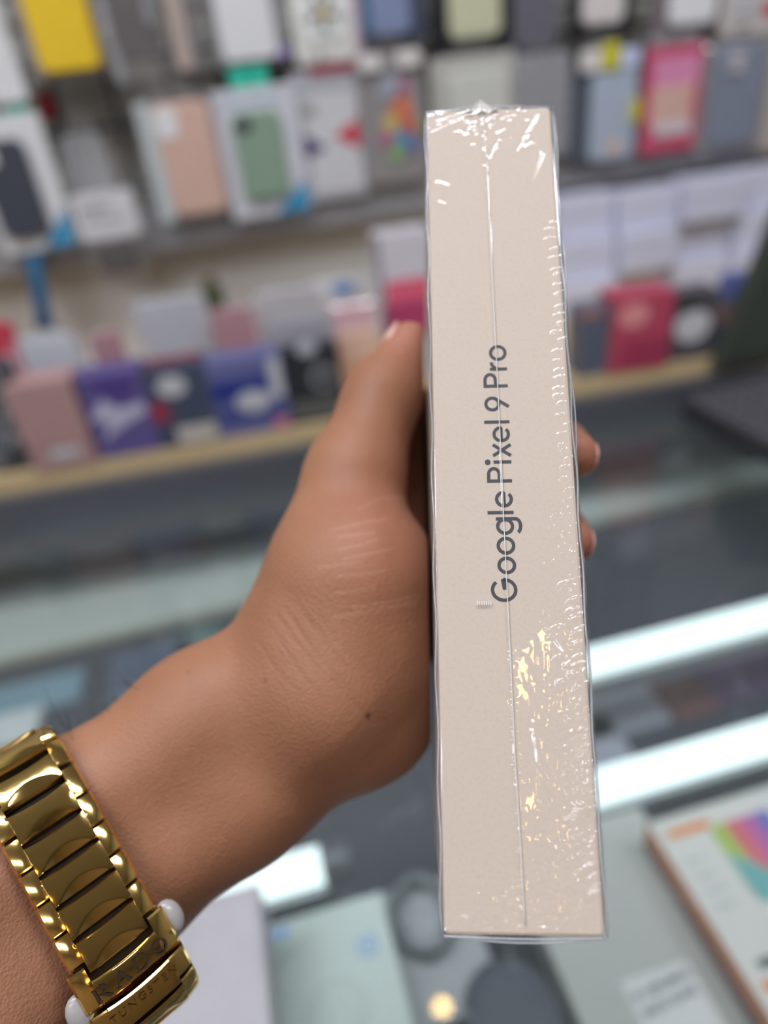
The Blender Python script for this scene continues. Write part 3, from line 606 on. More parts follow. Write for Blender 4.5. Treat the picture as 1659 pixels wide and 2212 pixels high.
# ------------------------------------------------------------------ the boxed phone held in the hand
BW, BL, BD = 0.029, 0.176, 0.080
rv = np.array([-.217, -.053, .0101]); th = np.linalg.norm(rv); kx = rv / th
K = np.array([[0, -kx[2], kx[1]], [kx[2], 0, -kx[0]], [-kx[1], kx[0], 0]]); RB = np.eye(3) + math.sin(th) * K + (1 - math.cos(th)) * K @ K
TB = np.array([.025, .009, -.1447])                                        # centre of the front face, camera frame
RBW = R @ RB; TBW = R @ TB + EYE
BOXM = Matrix([[*RBW[0], TBW[0]], [*RBW[1], TBW[1]], [*RBW[2], TBW[2]], [0, 0, 0, 1]])
def face_uv(px, py):                                                       # pixel -> (u, v) on the front face
    d = np.array([(px - CX) / FPX, -(py - CY) / FPX, -1.0]); n = RB[:, 2]; t = n @ TB / (n @ d); q = RB.T @ (d * t - TB); return q[0], q[1]
pb = thing('phone_box', 'slim cream phone box in clear shrink wrap held upright by the hand', 'box')
pb.matrix_basis = BOXM
def rounded_block(w, h, d, r, n=5):                                        # front at z = 0, back at z = -d, rounded long edges
    o = [(a, b - h / 2) for a, b in outline(w, h, r, n)]; k = len(o); V = []; b_ = .0007
    prof = [(-d, b_), (-d + b_, 0), (-b_, 0), (-b_ * .3, b_ * .3), (0, b_)]
    for z, ins in prof:
        o2 = [(a, c - (h - 2 * ins) / 2) for a, c in outline(w - 2 * ins, h - 2 * ins, max(r - ins, .0001), n)]
        V += [(a, c, z) for a, c in o2]
    F = []
    for i in range(len(prof) - 1): F += [[i * k + j, i * k + (j + 1) % k, (i + 1) * k + (j + 1) % k, (i + 1) * k + j] for j in range(k)]
    F += [list(range((len(prof) - 1) * k, len(prof) * k)), list(range(k - 1, -1, -1))]; return V, F
# paper
mp = bpy.data.materials.new('cream recycled board'); mp.use_nodes = True; nt = mp.node_tree; bs = nt.nodes['Principled BSDF']; bs.inputs['Roughness'].default_value = .75
tc = nt.nodes.new('ShaderNodeTexCoord')
n1 = nt.nodes.new('ShaderNodeTexNoise'); n1.inputs['Scale'].default_value = 1300; n1.inputs['Detail'].default_value = 6
n2 = nt.nodes.new('ShaderNodeTexNoise'); n2.inputs['Scale'].default_value = 120; n2.inputs['Detail'].default_value = 3
r1 = nt.nodes.new('ShaderNodeValToRGB'); r1.color_ramp.elements[0].position = .36; r1.color_ramp.elements[0].color = lin((201, 185, 168)); r1.color_ramp.elements[1].position = .5; r1.color_ramp.elements[1].color = lin((205, 189, 173))
r2 = nt.nodes.new('ShaderNodeMix'); r2.data_type = 'RGBA'; r2.blend_type = 'MULTIPLY'; r2.inputs[0].default_value = .25
for n_ in (n1, n2): nt.links.new(tc.outputs['Object'], n_.inputs['Vector'])
nt.links.new(n1.outputs['Fac'], r1.inputs[0]); nt.links.new(r1.outputs[0], r2.inputs[6]); nt.links.new(n2.outputs['Color'], r2.inputs[7])
r2.inputs[0].default_value = .0; nt.links.new(r2.outputs[2], bs.inputs['Base Color'])
bp = nt.nodes.new('ShaderNodeBump'); bp.inputs['Strength'].default_value = .12; bp.inputs['Distance'].default_value = .0003; nt.links.new(n1.outputs['Fac'], bp.inputs['Height']); nt.links.new(bp.outputs[0], bs.inputs['Normal'])
obj('carton', me(*rounded_block(BW, BL, BD, .0012)), mp, pb)
# lettering: monoline strokes
def ribbon(pts, w, z, closed=False):
    pts = [np.array(p, float) for p in pts]; n = len(pts); L_, R_ = [], []
    for i in range(n):
        a = pts[(i - 1) % n] if (closed or i > 0) else pts[i]; b = pts[(i + 1) % n] if (closed or i < n - 1) else pts[i]
        d = b - a; d = d / np.linalg.norm(d)
        if 0 < i < n - 1 or closed:
            d1 = pts[i] - a; d1 /= np.linalg.norm(d1); c_ = max(.5, float(np.dot(d1, d)))
        else: c_ = 1
        nn = np.array([-d[1], d[0]]) * w / 2 / c_; L_.append(pts[i] + nn); R_.append(pts[i] - nn)
    V = [(p[0], p[1], z) for p in L_ + R_]; m_ = n if closed else n - 1
    return V, [[n + i, n + (i + 1) % n, (i + 1) % n, i] for i in range(m_)]
def arc(cx, cy, rx, ry, a0, a1, n=28): return [(cx + rx * math.cos(math.radians(a0 + (a1 - a0) * k / n)), cy + ry * math.sin(math.radians(a0 + (a1 - a0) * k / n))) for k in range(n + 1)]
XH = .715
def glyph(ch, W_, h_, sw):
    """strokes of a letter: advance 0..W_, heights as fractions of cap height h_; sw = stroke width"""
    a, b = sw / 2, W_ - sw / 2; m_ = W_ / 2; x_ = XH * h_; g = sw / 2
    if ch == 'o': return [(arc(m_, x_ / 2, m_ - g, x_ / 2 - g + .01 * h_, 0, 360, 36)[:-1], True)]
    if ch == 'G': return [(arc(m_, h_ / 2, m_ - g, h_ / 2 - g + .015 * h_, 42, 358, 40) + [(W_ - g, h_ * .48), (m_ * 1.02, h_ * .48)], False)]
    if ch == 'g': return [(arc(m_ - sw * .1, x_ / 2, m_ - g - sw * .1, x_ / 2 - g, 0, 360, 32)[:-1], True), ([(b, x_), (b, -.02 * h_)] + arc(m_, -.06 * h_, m_ - g, .26 * h_ - g, 0, -152, 18), False)]
    if ch == 'l': return [([(m_, 0), (m_, h_ * 1.03)], False)]
    if ch == 'e': return [([(a + .1 * sw, x_ * .5), (b, x_ * .5)] + arc(m_, x_ / 2, m_ - g, x_ / 2 - g, 2, 318, 32), False)]
    if ch == 'P': return [([(a, 0), (a, h_)], False), ([(a, h_ - g), (m_, h_ - g)] + arc(m_ * 1.02, h_ * .72, W_ - g - m_ * 1.02, h_ * .28 - g, 90, -90, 18) + [(a, h_ * .44 + g)], False)]
    if ch == 'i': return [([(m_, 0), (m_, x_)], False), (arc(m_, h_ * .95, sw * .18, sw * .18, 0, 360, 14)[:-1], True), (arc(m_, h_ * .95, sw * .5, sw * .5, 0, 360, 18)[:-1], True)]
    if ch == 'x': return [([(a + sw * .1, 0), (b - sw * .1, x_)], False), ([(a + sw * .1, x_), (b - sw * .1, 0)], False)]
    if ch == '9': return [(arc(m_, h_ * .67, m_ - g, h_ * .33 - g, 0, 360, 32)[:-1], True), ([(b - sw * .02, h_ * .58), (m_ * .62, 0)], False)]
    if ch == 'r': return [([(a, 0), (a, x_)], False), ([(a, x_ * .42)] + arc(W_ * .95, x_ * .42, W_ * .95 - a, x_ * .58 - g, 180, 92, 10), False)]
parts = []
spans = [('G', 1248, 1300), ('o', 1202, 1240), ('o', 1159, 1198), ('g', 1117, 1155), ('l', 1103, 1110.5), ('e', 1060, 1096), ('P', 1008, 1042), ('i', 993.5, 1001.5), ('x', 956, 988), ('e', 920, 955), ('l', 907, 915), ('9', 856, 888), ('P', 805, 836.5), ('r', 780.5, 800), ('o', 745, 779)]
vb0, vb1 = face_uv(1118, 1299), face_uv(1093, 748)                          # baseline ends
for ch, y0, y1 in spans:
    fr = (1299 - (y0 + y1) / 2) / (1299 - 748); xb = 1117.5 - 24.5 * fr
    va, vb = face_uv(xb, y1)[1], face_uv(xb, y0)[1]; ub = vb0[0] + (vb1[0] - vb0[0]) * (va - vb0[1]) / (vb1[1] - vb0[1])
    capu = .00515; sw = .00068
    for k, (st, cl) in enumerate(glyph(ch, vb - va, capu, sw)):
        w_ = sw if not (ch == 'i' and k) else sw * (.4 if k == 1 else .75)
        V, F = ribbon(st, w_, .00006 + .00001 * k, cl)
        parts.append(([(ub - y, va + x, z) for x, y, z in V], F))
V, F = join(parts); obj('lettering', me(V, F), mat('charcoal ink', (58, 60, 66), .6, noise=.04), pb)
# shrink wrap: front sheet with seam, bubbles and creases
NU, NV = 130, 760
uu = np.linspace(-BW / 2 - .0004, BW / 2 + .0004, NU); vv = np.linspace(-BL / 2 - .0004, BL / 2 + .0004, NV)
U, Vg = np.meshgrid(uu, vv)
def vnoise(x, y, seed):
    g = np.random.default_rng(seed).uniform(-1, 1, (64, 64)); xi = np.floor(x).astype(int); yi = np.floor(y).astype(int); fx = x - xi; fy = y - yi
    fx = fx * fx * (3 - 2 * fx); fy = fy * fy * (3 - 2 * fy); q = lambda i, j: g[(xi + i) % 64, (yi + j) % 64]
    return (q(0, 0) * (1 - fx) + q(1, 0) * fx) * (1 - fy) + (q(0, 1) * (1 - fx) + q(1, 1) * fx) * fy
seam_pts = [face_uv(*p_) for p_ in [(1040, 232), (1050, 350), (1061, 560), (1070, 740), (1080, 950), (1093, 1240), (1103, 1440), (1112, 1640), (1124, 1830), (1133, 2000)]]
seam_pts.sort(key=lambda q: q[1]); sv = np.array([q[1] for q in seam_pts]); su = np.array([q[0] for q in seam_pts])
def seam_u(v): return np.interp(v, sv, su)
hgt = .00025 + .00003 * vnoise(U * 300, Vg * 120, 1)
# edges lie down on the carton
fu = (U + BW / 2) / BW; fv = (Vg + BL / 2) / BL
low = np.clip((.42 - fv) / .42, 0, 1); right = np.clip((U - seam_u(Vg)) / (BW / 2), 0, 1)
crump = (right ** .8) * (low ** .7)
hgt += crump * .00034 * vnoise(U * 420 + Vg * 130, Vg * 210 - U * 200, 2) + crump * .00014 * np.abs(vnoise(U * 900, Vg * 600, 3))
hgt += crump * .0007 * vnoise(U * 170 + 7, Vg * 75 + 3, 9)
hgt += .00009 * np.exp(-((U - seam_u(Vg)) / .00022) ** 2)
near = np.exp(-((U - seam_u(Vg)) / .0012) ** 2) * (np.clip((fv - .88) / .05, 0, 1) + np.clip((.34 - fv) / .1, 0, 1)) 
hgt += .00014 * near * np.clip(vnoise(U * 500, Vg * 1300, 4), 0, 1)
# gathered folds at top and bottom
tri_t = np.clip((fv - .925) / .06, 0, 1) * np.clip(1.25 - np.abs(fu - .45) * 2.2 - (1 - fv) * 6, 0, 1)
tri_b = np.clip((.075 - fv) / .05, 0, 1) * np.clip(1.3 - np.abs(fu - .52) * 2.0 - fv * 5, 0, 1)
for tr_, sd in ((tri_t, 5), (tri_b, 6)):
    hgt += tr_ * .00035 * (1 - np.abs(vnoise(U * 420 + Vg * 250, Vg * 900 - U * 260, sd)))
# bubbles at the right edge
ys = np.linspace(480, 1930, 74)
for y in ys:
    xe = np.interp(y, [232, 2030], [1192, 1309]); big = 1 if y < 1250 else 1.35
    for rep in range(2 if y > 1100 else 1):
        bx = xe - rng.uniform(10, 30) - rep * rng.uniform(0, 45); u0, v0 = face_uv(bx, y + rng.uniform(-6, 6))
        ru, rv_ = rng.uniform(.0007, .0015) * big, rng.uniform(.0003, .00055) * big
        d = np.sqrt(((U - u0) / ru) ** 2 + ((Vg - v0 - .25 * (U - u0)) / rv_) ** 2)
        hgt += .00020 * big * np.exp(-((d - .55) / .38) ** 2) * (d < 2.4)
# single creases
for (ax, ay, bx, by, wd, am) in [(1000, 262, 935, 290, 3, 1), (1160, 250, 1120, 330, 3, 1), (1145, 395, 1170, 335, 5, 1.2), (1060, 345, 1080, 305, 3, 1.2), (1128, 325, 1150, 312, 4, 1), (945, 398, 968, 405, 5, 1.4), (950, 440, 962, 445, 4, 1.2), (1185, 1275, 1205, 1310, 2, 1), (1150, 1570, 1210, 1860, 3, 1), (1180, 1880, 1300, 2010, 5, 1.5), (1200, 1870, 1310, 1960, 4, 1.5), (1170, 1340, 1230, 1420, 5, 1.2), (1150, 1500, 1170, 1760, 3, .8), (1010, 1985, 1300, 2020, 4, 1.4), (960, 2010, 1200, 2022, 4, 1.4)]:
    (u0, v0), (u1, v1) = face_uv(ax, ay), face_uv(bx, by); du, dv = u1 - u0, v1 - v0; l2 = du * du + dv * dv
    t_ = np.clip(((U - u0) * du + (Vg - v0) * dv) / l2, 0, 1); d = np.hypot(U - u0 - t_ * du, Vg - v0 - t_ * dv)
    hgt += .00011 * am * np.exp(-(d / (wd * .0001)) ** 2)
edge = np.minimum(np.minimum(U - uu[0], uu[-1] - U), np.minimum(Vg - vv[0], vv[-1] - Vg)); hgt *= np.clip(edge / .0006, 0, 1) ** .5; hgt += np.where(edge < 1e-6, -.0004, 0.0001)
verts = np.stack([U, Vg, hgt], -1).reshape(-1, 3)
ii = np.arange(NU * NV).reshape(NV, NU); q = np.stack([ii[:-1, :-1], ii[:-1, 1:], ii[1:, 1:], ii[1:, :-1]], -1).reshape(-1, 4)
m_ = bpy.data.meshes.new('shrink_wrap'); m_.vertices.add(len(verts)); m_.vertices.foreach_set('co', verts.ravel()); m_.loops.add(q.size); m_.loops.foreach_set('vertex_index', q.ravel().astype(np.int32)); m_.polygons.add(len(q)); m_.polygons.foreach_set('loop_start', np.arange(0, q.size, 4, dtype=np.int32)); m_.polygons.foreach_set('use_smooth', np.ones(len(q), bool)); m_.update(calc_edges=True); m_.validate()
M_film = clear_mat('shrink film', (.985, .985, .985), 1.55, .045, 1.35, haze=.015)
wrap = obj('shrink_wrap', m_, M_film, pb); wrap['label'] = 'clear shrink wrap with seam, bubbles and creases'
# seam thread, sides of the wrap and the twisted tip on top
sp = [(float(seam_u(v)), float(v), .0005) for v in np.linspace(-BL / 2 + .002, BL / 2 - .001, 80)]
M_seam = clear_mat('film seam', (1, 1, 1), 1.5, .2, 1.0, haze=.75, hazecol=(244, 242, 236))
obj('seam', me(*tube(sp, .00011, 5), True), M_seam, wrap)
def side_sheet(xs_, name):
    V, F = [], []; n = 120
    for k in range(n + 1):
        v = -BL / 2 - .0002 + (BL + .0004) * k / n
        for z in (.0003, -.001, -.004, -BD * .5, -BD): V.append((xs_ + math.copysign(.0002 + .00025 * abs(math.sin(k * .7 + z * 900)) * (1 if z > -.01 else 0), xs_), v, z))
    for k in range(n):
        for j in range(4):
            f = [k * 5 + j, k * 5 + j + 1, k * 5 + 6 + j, k * 5 + 5 + j]; F.append(f if xs_ < 0 else f[::-1])
    obj(name, me(V, F, True), M_film, wrap)
side_sheet(BW / 2 + .0003, 'side_film'); side_sheet(-BW / 2 - .0003, 'side_film')
M_edge = clear_mat('film edge', (.9, .91, .92), 1.5, .1, 2.0, haze=.4, hazecol=(222, 224, 226))
def edge_thread(pts, r_): obj('film_edge', me(*tube(pts, r_, 6), True), M_edge, wrap)
for sx in (-1, 1):
    edge_thread([(sx * (BW / 2 + .0004 + .00018 * math.sin(k * .9)), -BL / 2 + BL * k / 60, -.0006 + .0002 * math.sin(k * .5)) for k in range(61)], .00022)
edge_thread([(BW / 2 + .0009 + .0003 * math.sin(k * .4), BL / 2 - .0005 - .085 * k / 40, -.0012) for k in range(41)], .00016)
for dd, rr_ in ((.0003, .00026), (.0009, .0002)): edge_thread([(-BW / 2 + BW * k / 30, -BL / 2 - .0002 - dd * math.sin(PI * k / 30), -.0003) for k in range(31)], rr_)
V, F = [], []
for k in range(31):
    for z_ in (.0001, -.002, -.02, -BD): V.append((-BW / 2 + BW * k / 30, -BL / 2 - .0002 - (.0010 if z_ > -.001 else .0004) * math.sin(PI * k / 30), z_ - (.0004 if z_ > 0 else 0)))
for k in range(30): F += [[k * 4 + j, k * 4 + 4 + j, k * 4 + 5 + j, k * 4 + 1 + j] for j in range(3)]
obj('end_film', me(V, F, True), M_film, wrap)
edge_thread([(-BW / 2 + BW * k / 30, BL / 2 + .0004 + .0010 * math.sin(PI * k / 30), -.0008) for k in range(31)], .00025)
V, F = [], []; tu, tv = face_uv(1034, 208); bu, bv = float(seam_u(BL / 2)), BL / 2
for k in range(9):
    t_ = k / 8; w_ = .0042 * (1 - t_) ** 1.4 + .0002
    for s in range(7):
        x_ = -1 + s / 3; V.append((bu + (tu - bu) * t_ + x_ * w_, bv - .0012 + (tv - bv + .0012) * t_, .0006 - .0012 * t_ + .0006 * (1 if s % 2 else -1) * (1 - .5 * t_)))
for k in range(8):
    for s in range(6): F.append([k * 7 + s, k * 7 + s + 1, k * 7 + s + 8, k * 7 + s + 7])
obj('film_tip', me(V, F), M_seam, wrap)
V, F = [], []
for k in range(7):
    u0, v0 = face_uv(1030 + k * 4.8, 1303); v_, f_ = box(u0, u0 + .00018, v0 - .0004, v0 + .0004, .0006, .0007); n = len(V); V += v_; F += [[i + n for i in q_] for q_ in f_]
obj('stamped_dashes', me(V, F), M_seam, wrap)

# ------------------------------------------------------------------ the hand: one continuous surface grown from blended bones
def seg(P, a, b, ra, rb):
    a = a.astype(np.float32); ba = b.astype(np.float32) - a; pa = P - a; h = np.clip(pa @ (ba / (ba @ ba)), 0, 1); q = pa - h[:, None] * ba
    return np.sqrt(np.einsum('ij,ij->i', q, q)) - (np.float32(ra) + np.float32(rb - ra) * h)
def smin(a, b, k):
    h = np.clip(.5 + .5 * (b - a) / k, 0, 1); return b + (a - b) * h - k * h * (1 - h)
mm = .001
AX = [np.array([-.235, -.262, -.100]), cp(-700, 2700, .110), cp(-80, 2085, .154), cp(202, 1842, .1735), cp(482, 1632, .184), cp(660, 1510, .188)]
pv = np.array([.515, -.857, 0]) * mm                                        # across the forearm in view, metres per mm
ARM = []
for i in range(5):
    k = [9, 12, 11, 10.0, 10.4, 9.0]; rr = [27, 20, 18.5, 17.4, 17.4, 18.5]
    for s in (-1, 1): ARM.append((AX[i] + s * k[i] * pv, AX[i + 1] + s * k[i + 1] * pv, rr[i] * mm, rr[i + 1] * mm))
def C(*a): return cp(*a)
THUMB = [(C(690, 1330, .188), C(766, 1030, .196), 18 * mm, 13.8 * mm), (C(766, 1030, .196), C(825, 858, .206), 13.4 * mm, 11.0 * mm), (C(825, 858, .206), C(884, 752, .213), 10.9 * mm, 8.0 * mm)]
PALM = [(C(770, 1255, .186), C(765, 1420, .186), 22.5 * mm, 22 * mm), (C(740, 1490, .186), C(805, 1545, .188), 21 * mm, 16.5 * mm), (C(690, 1480, .186), C(770, 1400, .190), 21 * mm, 20 * mm),
        (C(770, 1350, .203), C(893, 905, .236), 15 * mm, 11 * mm), (C(770, 1400, .205), C(895, 1040, .240), 15 * mm, 11.5 * mm), (C(780, 1450, .205), C(895, 1175, .240), 15 * mm, 11.5 * mm), (C(790, 1500, .203), C(885, 1310, .234), 15 * mm, 10.5 * mm)]
FING = [[(C(893, 905, .236), C(1178, 935, .236), 10.2 * mm, 8.4 * mm), (C(1178, 935, .236), C(1212, 965, .208), 8.3 * mm, 7.6 * mm), (C(1212, 965, .208), C(1237, 982, .186), 7.6 * mm, 6.6 * mm)],
        [(C(895, 1040, .240), C(1180, 1105, .238), 10.4 * mm, 8.6 * mm), (C(1180, 1105, .238), C(1212, 1150, .210), 8.4 * mm, 7.6 * mm), (C(1212, 1150, .210), C(1230, 1168, .189), 7.4 * mm, 6.4 * mm)],
        [(C(895, 1175, .240), C(1165, 1285, .238), 10 * mm, 8.2 * mm), (C(1165, 1285, .238), C(1193, 1335, .216), 8 * mm, 6.8 * mm)],
        [(C(885, 1310, .234), C(1075, 1420, .240), 9.2 * mm, 7.4 * mm), (C(1075, 1420, .240), C(1140, 1460, .234), 7.2 * mm, 6.2 * mm)]]
BC = TB - RB[:, 2] * BD / 2
def sdf(P):
    P = P.astype(np.float32); d = None
    for a, b, ra, rb in ARM:
        e = seg(P, a, b, ra, rb); d = e if d is None else smin(d, e, 9 * mm)
    for a, b, ra, rb in PALM: d = smin(d, seg(P, a, b, ra, rb), 11 * mm)
    t = None
    for a, b, ra, rb in THUMB: e = seg(P, a, b, ra, rb); t = e if t is None else smin(t, e, 5 * mm)
    d = smin(d, t, 9 * mm)
    for fg in FING:
        t = None
        for a, b, ra, rb in fg: e = seg(P, a, b, ra, rb); t = e if t is None else smin(t, e, 3 * mm)
        d = smin(d, t, 4 * mm)
    q = np.abs((P - BC.astype(np.float32)) @ RB.astype(np.float32)) - (np.array([BW, BL, BD]) / 2 + .0012).astype(np.float32)
    bx = np.linalg.norm(np.maximum(q, 0), axis=1) + np.minimum(q.max(1), 0)
    return np.maximum(d, -(bx))                                            # pressed flat where it touches the box
h_ = 1.0 * mm; BK = 8
lo = np.array([-.280, -.305, -.275]); hi = np.array([.075, .068, -.062])
nb = np.ceil((hi - lo) / (h_ * BK)).astype(int); n3 = nb * BK + 1
ctr = [lo[i] + (np.arange(nb[i]) + .5) * h_ * BK for i in range(3)]
PC = np.stack(np.meshgrid(*ctr, indexing='ij'), -1).reshape(-1, 3); dc = sdf(PC).reshape(nb)
Fg = np.full(n3, 1.0, np.float32); Fg[:-1, :-1, :-1] = np.repeat(np.repeat(np.repeat(np.sign(dc), BK, 0), BK, 1), BK, 2)
act = np.argwhere(np.abs(dc) < h_ * BK * 1.15)
loc_ = np.stack(np.meshgrid(*[np.arange(BK + 1)] * 3, indexing='ij'), -1).reshape(-1, 3)
for c0 in range(0, len(act), 400):
    idx = (act[c0:c0 + 400, None, :] * BK + loc_[None]).reshape(-1, 3); d = sdf(lo + idx * h_); Fg[idx[:, 0], idx[:, 1], idx[:, 2]] = d
ins = Fg < 0
c8 = [(i, j, k) for i in (0, 1) for j in (0, 1) for k in (0, 1)]
def cell(a, i, j, k): return a[i:a.shape[0] - 1 + i, j:a.shape[1] - 1 + j, k:a.shape[2] - 1 + k]
cnt = sum(cell(ins, *c).astype(np.int8) for c in c8); ac = (cnt > 0) & (cnt < 8); cells = np.argwhere(ac)
vid = np.full(ac.shape, -1, np.int64); vid[ac] = np.arange(len(cells))
vals = np.stack([Fg[cells[:, 0] + c[0], cells[:, 1] + c[1], cells[:, 2] + c[2]] for c in c8], 1)
acc = np.zeros((len(cells), 3)); num = np.zeros(len(cells)); c8a = np.array(c8, float)
for a in range(8):
    for b in range(a + 1, 8):
        if np.abs(c8a[a] - c8a[b]).sum() == 1:
            m_ = (vals[:, a] < 0) != (vals[:, b] < 0); t_ = np.where(m_, vals[:, a] / (vals[:, a] - vals[:, b] + 1e-20), 0)
            acc += m_[:, None] * (c8a[a] + t_[:, None] * (c8a[b] - c8a[a])); num += m_
hv = lo + (cells + acc / num[:, None]) * h_
quads = []
for ax in range(3):
    o1, o2 = [(1, 2), (2, 0), (0, 1)][ax]; sl0 = [slice(None)] * 3; sl1 = [slice(None)] * 3; sl0[ax] = slice(0, -1); sl1[ax] = slice(1, None)
    A_, B_ = ins[tuple(sl0)], ins[tuple(sl1)]; ch = np.argwhere(A_ != B_)
    ch = ch[(ch[:, o1] > 0) & (ch[:, o2] > 0) & (ch[:, o1] < n3[o1] - 1) & (ch[:, o2] < n3[o2] - 1)]
    e1 = np.zeros(3, int); e1[o1] = 1; e2 = np.zeros(3, int); e2[o2] = 1
    g = lambda c: vid[c[:, 0], c[:, 1], c[:, 2]]
    qd = np.stack([g(ch - e1 - e2), g(ch - e2), g(ch), g(ch - e1)], 1); fl = A_[ch[:, 0], ch[:, 1], ch[:, 2]]; qd[~fl] = qd[~fl][:, ::-1]; quads.append(qd)
quads = np.concatenate(quads); quads = quads[(quads >= 0).all(1)]
# relax the net a little
ed = np.concatenate([quads[:, [0, 1]], quads[:, [1, 2]], quads[:, [2, 3]], quads[:, [3, 0]]])
for it in range(4):
    s = np.zeros_like(hv); w = np.zeros(len(hv))
    for a, b in ((0, 1), (1, 0)):
        for i3 in range(3): s[:, i3] += np.bincount(ed[:, a], hv[ed[:, b], i3], len(hv))
        w += np.bincount(ed[:, a], minlength=len(hv))
    hv = hv + .5 * (s / np.maximum(w, 1)[:, None] - hv)
def np_mesh(name, v, q):
    m = bpy.data.meshes.new(name); m.vertices.add(len(v)); m.vertices.foreach_set('co', np.ascontiguousarray(v, np.float32).ravel()); m.loops.add(q.size); m.loops.foreach_set('vertex_index', q.ravel().astype(np.int32)); m.polygons.add(len(q)); m.polygons.foreach_set('loop_start', np.arange(0, q.size, 4, dtype=np.int32)); m.polygons.foreach_set('use_smooth', np.ones(len(q), bool)); m.update(calc_edges=True); return m
tmp = bpy.data.objects.new('person', np_mesh('person', hv, quads)); COL.objects.link(tmp); md = tmp.modifiers.new('s', 'SUBSURF'); md.levels = 1; md.render_levels = 1
dg = bpy.context.evaluated_depsgraph_get(); hm = bpy.data.meshes.new_from_object(tmp.evaluated_get(dg)); bpy.data.objects.remove(tmp)
n_ = len(hm.vertices); co = np.empty(n_ * 3, np.float32); hm.vertices.foreach_get('co', co); co = co.reshape(-1, 3).astype(float)
no = np.empty(n_ * 3, np.float32); hm.vertex_normals.foreach_get('vector', no); no = no.reshape(-1, 3).astype(float)
hx, hy = CX - FPX * co[:, 0] / co[:, 2], CY + FPX * co[:, 1] / co[:, 2]; facing = np.clip(-(no * co).sum(1) / np.linalg.norm(co, axis=1), 0, 1)
crease = np.zeros(n_); dark = np.zeros(n_)
def crease_line(pts, wd, am, dk=0.0):
    global crease, dark
    d = np.full(n_, 1e9)
    for (ax, ay), (bx, by) in zip(pts[:-1], pts[1:]):
        vx, vy = bx - ax, by - ay; t = np.clip(((hx - ax) * vx + (hy - ay) * vy) / (vx * vx + vy * vy), 0, 1); d = np.minimum(d, np.hypot(hx - ax - t * vx, hy - ay - t * vy))
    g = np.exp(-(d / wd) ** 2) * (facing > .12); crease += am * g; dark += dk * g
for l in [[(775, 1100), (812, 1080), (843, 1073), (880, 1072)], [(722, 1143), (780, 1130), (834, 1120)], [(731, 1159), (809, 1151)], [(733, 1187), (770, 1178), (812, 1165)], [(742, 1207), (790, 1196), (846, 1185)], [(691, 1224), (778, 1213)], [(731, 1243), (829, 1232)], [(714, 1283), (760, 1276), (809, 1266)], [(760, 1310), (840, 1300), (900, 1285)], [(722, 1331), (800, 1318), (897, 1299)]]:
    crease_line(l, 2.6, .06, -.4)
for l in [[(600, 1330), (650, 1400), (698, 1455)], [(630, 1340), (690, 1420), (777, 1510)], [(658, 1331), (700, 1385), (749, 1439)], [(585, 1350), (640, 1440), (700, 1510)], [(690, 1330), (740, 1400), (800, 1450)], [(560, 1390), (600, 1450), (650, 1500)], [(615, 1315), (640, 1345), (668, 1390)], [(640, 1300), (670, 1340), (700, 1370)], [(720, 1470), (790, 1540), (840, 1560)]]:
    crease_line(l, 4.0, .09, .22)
# fine parallel skin lines on the thumb base and wrist
fine = np.sin((hx * .80 + hy * .6) * .55 + 2.2 * np.sin(hy * .021) + 1.3 * np.sin(hx * .03)) * np.exp(-(((hx - 640) / 90) ** 2 + ((hy - 1230) / 210) ** 2))
mole = np.exp(-((hx - 795) / 5.5) ** 2 - ((hy - 1547) / 7) ** 2) + .55 * np.exp(-((hx - 573) / 4) ** 2 - ((hy - 1470) / 4) ** 2) + .4 * np.exp(-((hx - 407) / 3.5) ** 2 - ((hy - 1452) / 3.5) ** 2)
mole *= facing > .2
tips = sum(np.exp(-((np.linalg.norm(co - t, axis=1) / (15 * mm)) ** 2)) for t in (FING[0][2][1], FING[1][2][1], THUMB[2][1])) + .45 * np.exp(-((hx - 820) / 110) ** 2 - ((hy - 1130) / 200) ** 2)
co -= no * ((crease + .10 * np.clip(fine, 0, 1)) * mm)[:, None]
cw = co @ R.T + EYE
hm.vertices.foreach_set('co', np.ascontiguousarray(cw, np.float32).ravel())
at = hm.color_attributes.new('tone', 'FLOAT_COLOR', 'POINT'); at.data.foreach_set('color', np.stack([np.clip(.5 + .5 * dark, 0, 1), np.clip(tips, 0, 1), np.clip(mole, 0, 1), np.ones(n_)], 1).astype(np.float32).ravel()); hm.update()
ms = bpy.data.materials.new('brown skin'); ms.use_nodes = True; nt = ms.node_tree; L = nt.links; bs = nt.nodes['Principled BSDF']
va = nt.nodes.new('ShaderNodeVertexColor'); va.layer_name = 'tone'; sx = nt.nodes.new('ShaderNodeSeparateColor'); L.new(va.outputs[0], sx.inputs[0])
tc = nt.nodes.new('ShaderNodeTexCoord')
def noise(s, d=3): n = nt.nodes.new('ShaderNodeTexNoise'); n.inputs['Scale'].default_value = s; n.inputs['Detail'].default_value = d; L.new(tc.outputs['Object'], n.inputs['Vector']); return n
def mixc(f, a, b):
    m = nt.nodes.new('ShaderNodeMix'); m.data_type = 'RGBA'
    for s, v in ((0, f), (6, a), (7, b)):
        if isinstance(v, bpy.types.NodeSocket): L.new(v, m.inputs[s])
        else: m.inputs[s].default_value = v
    return m.outputs[2]
na = noise(45, 4); c1 = mixc(na.outputs['Fac'], lin((140, 94, 68)), lin((172, 122, 92)))
nm = nt.nodes.new('ShaderNodeMath'); nm.operation = 'MULTIPLY'; nm.inputs[1].default_value = .6; L.new(sx.outputs[1], nm.inputs[0]); c2 = mixc(nm.outputs[0], c1, lin((196, 128, 108)))
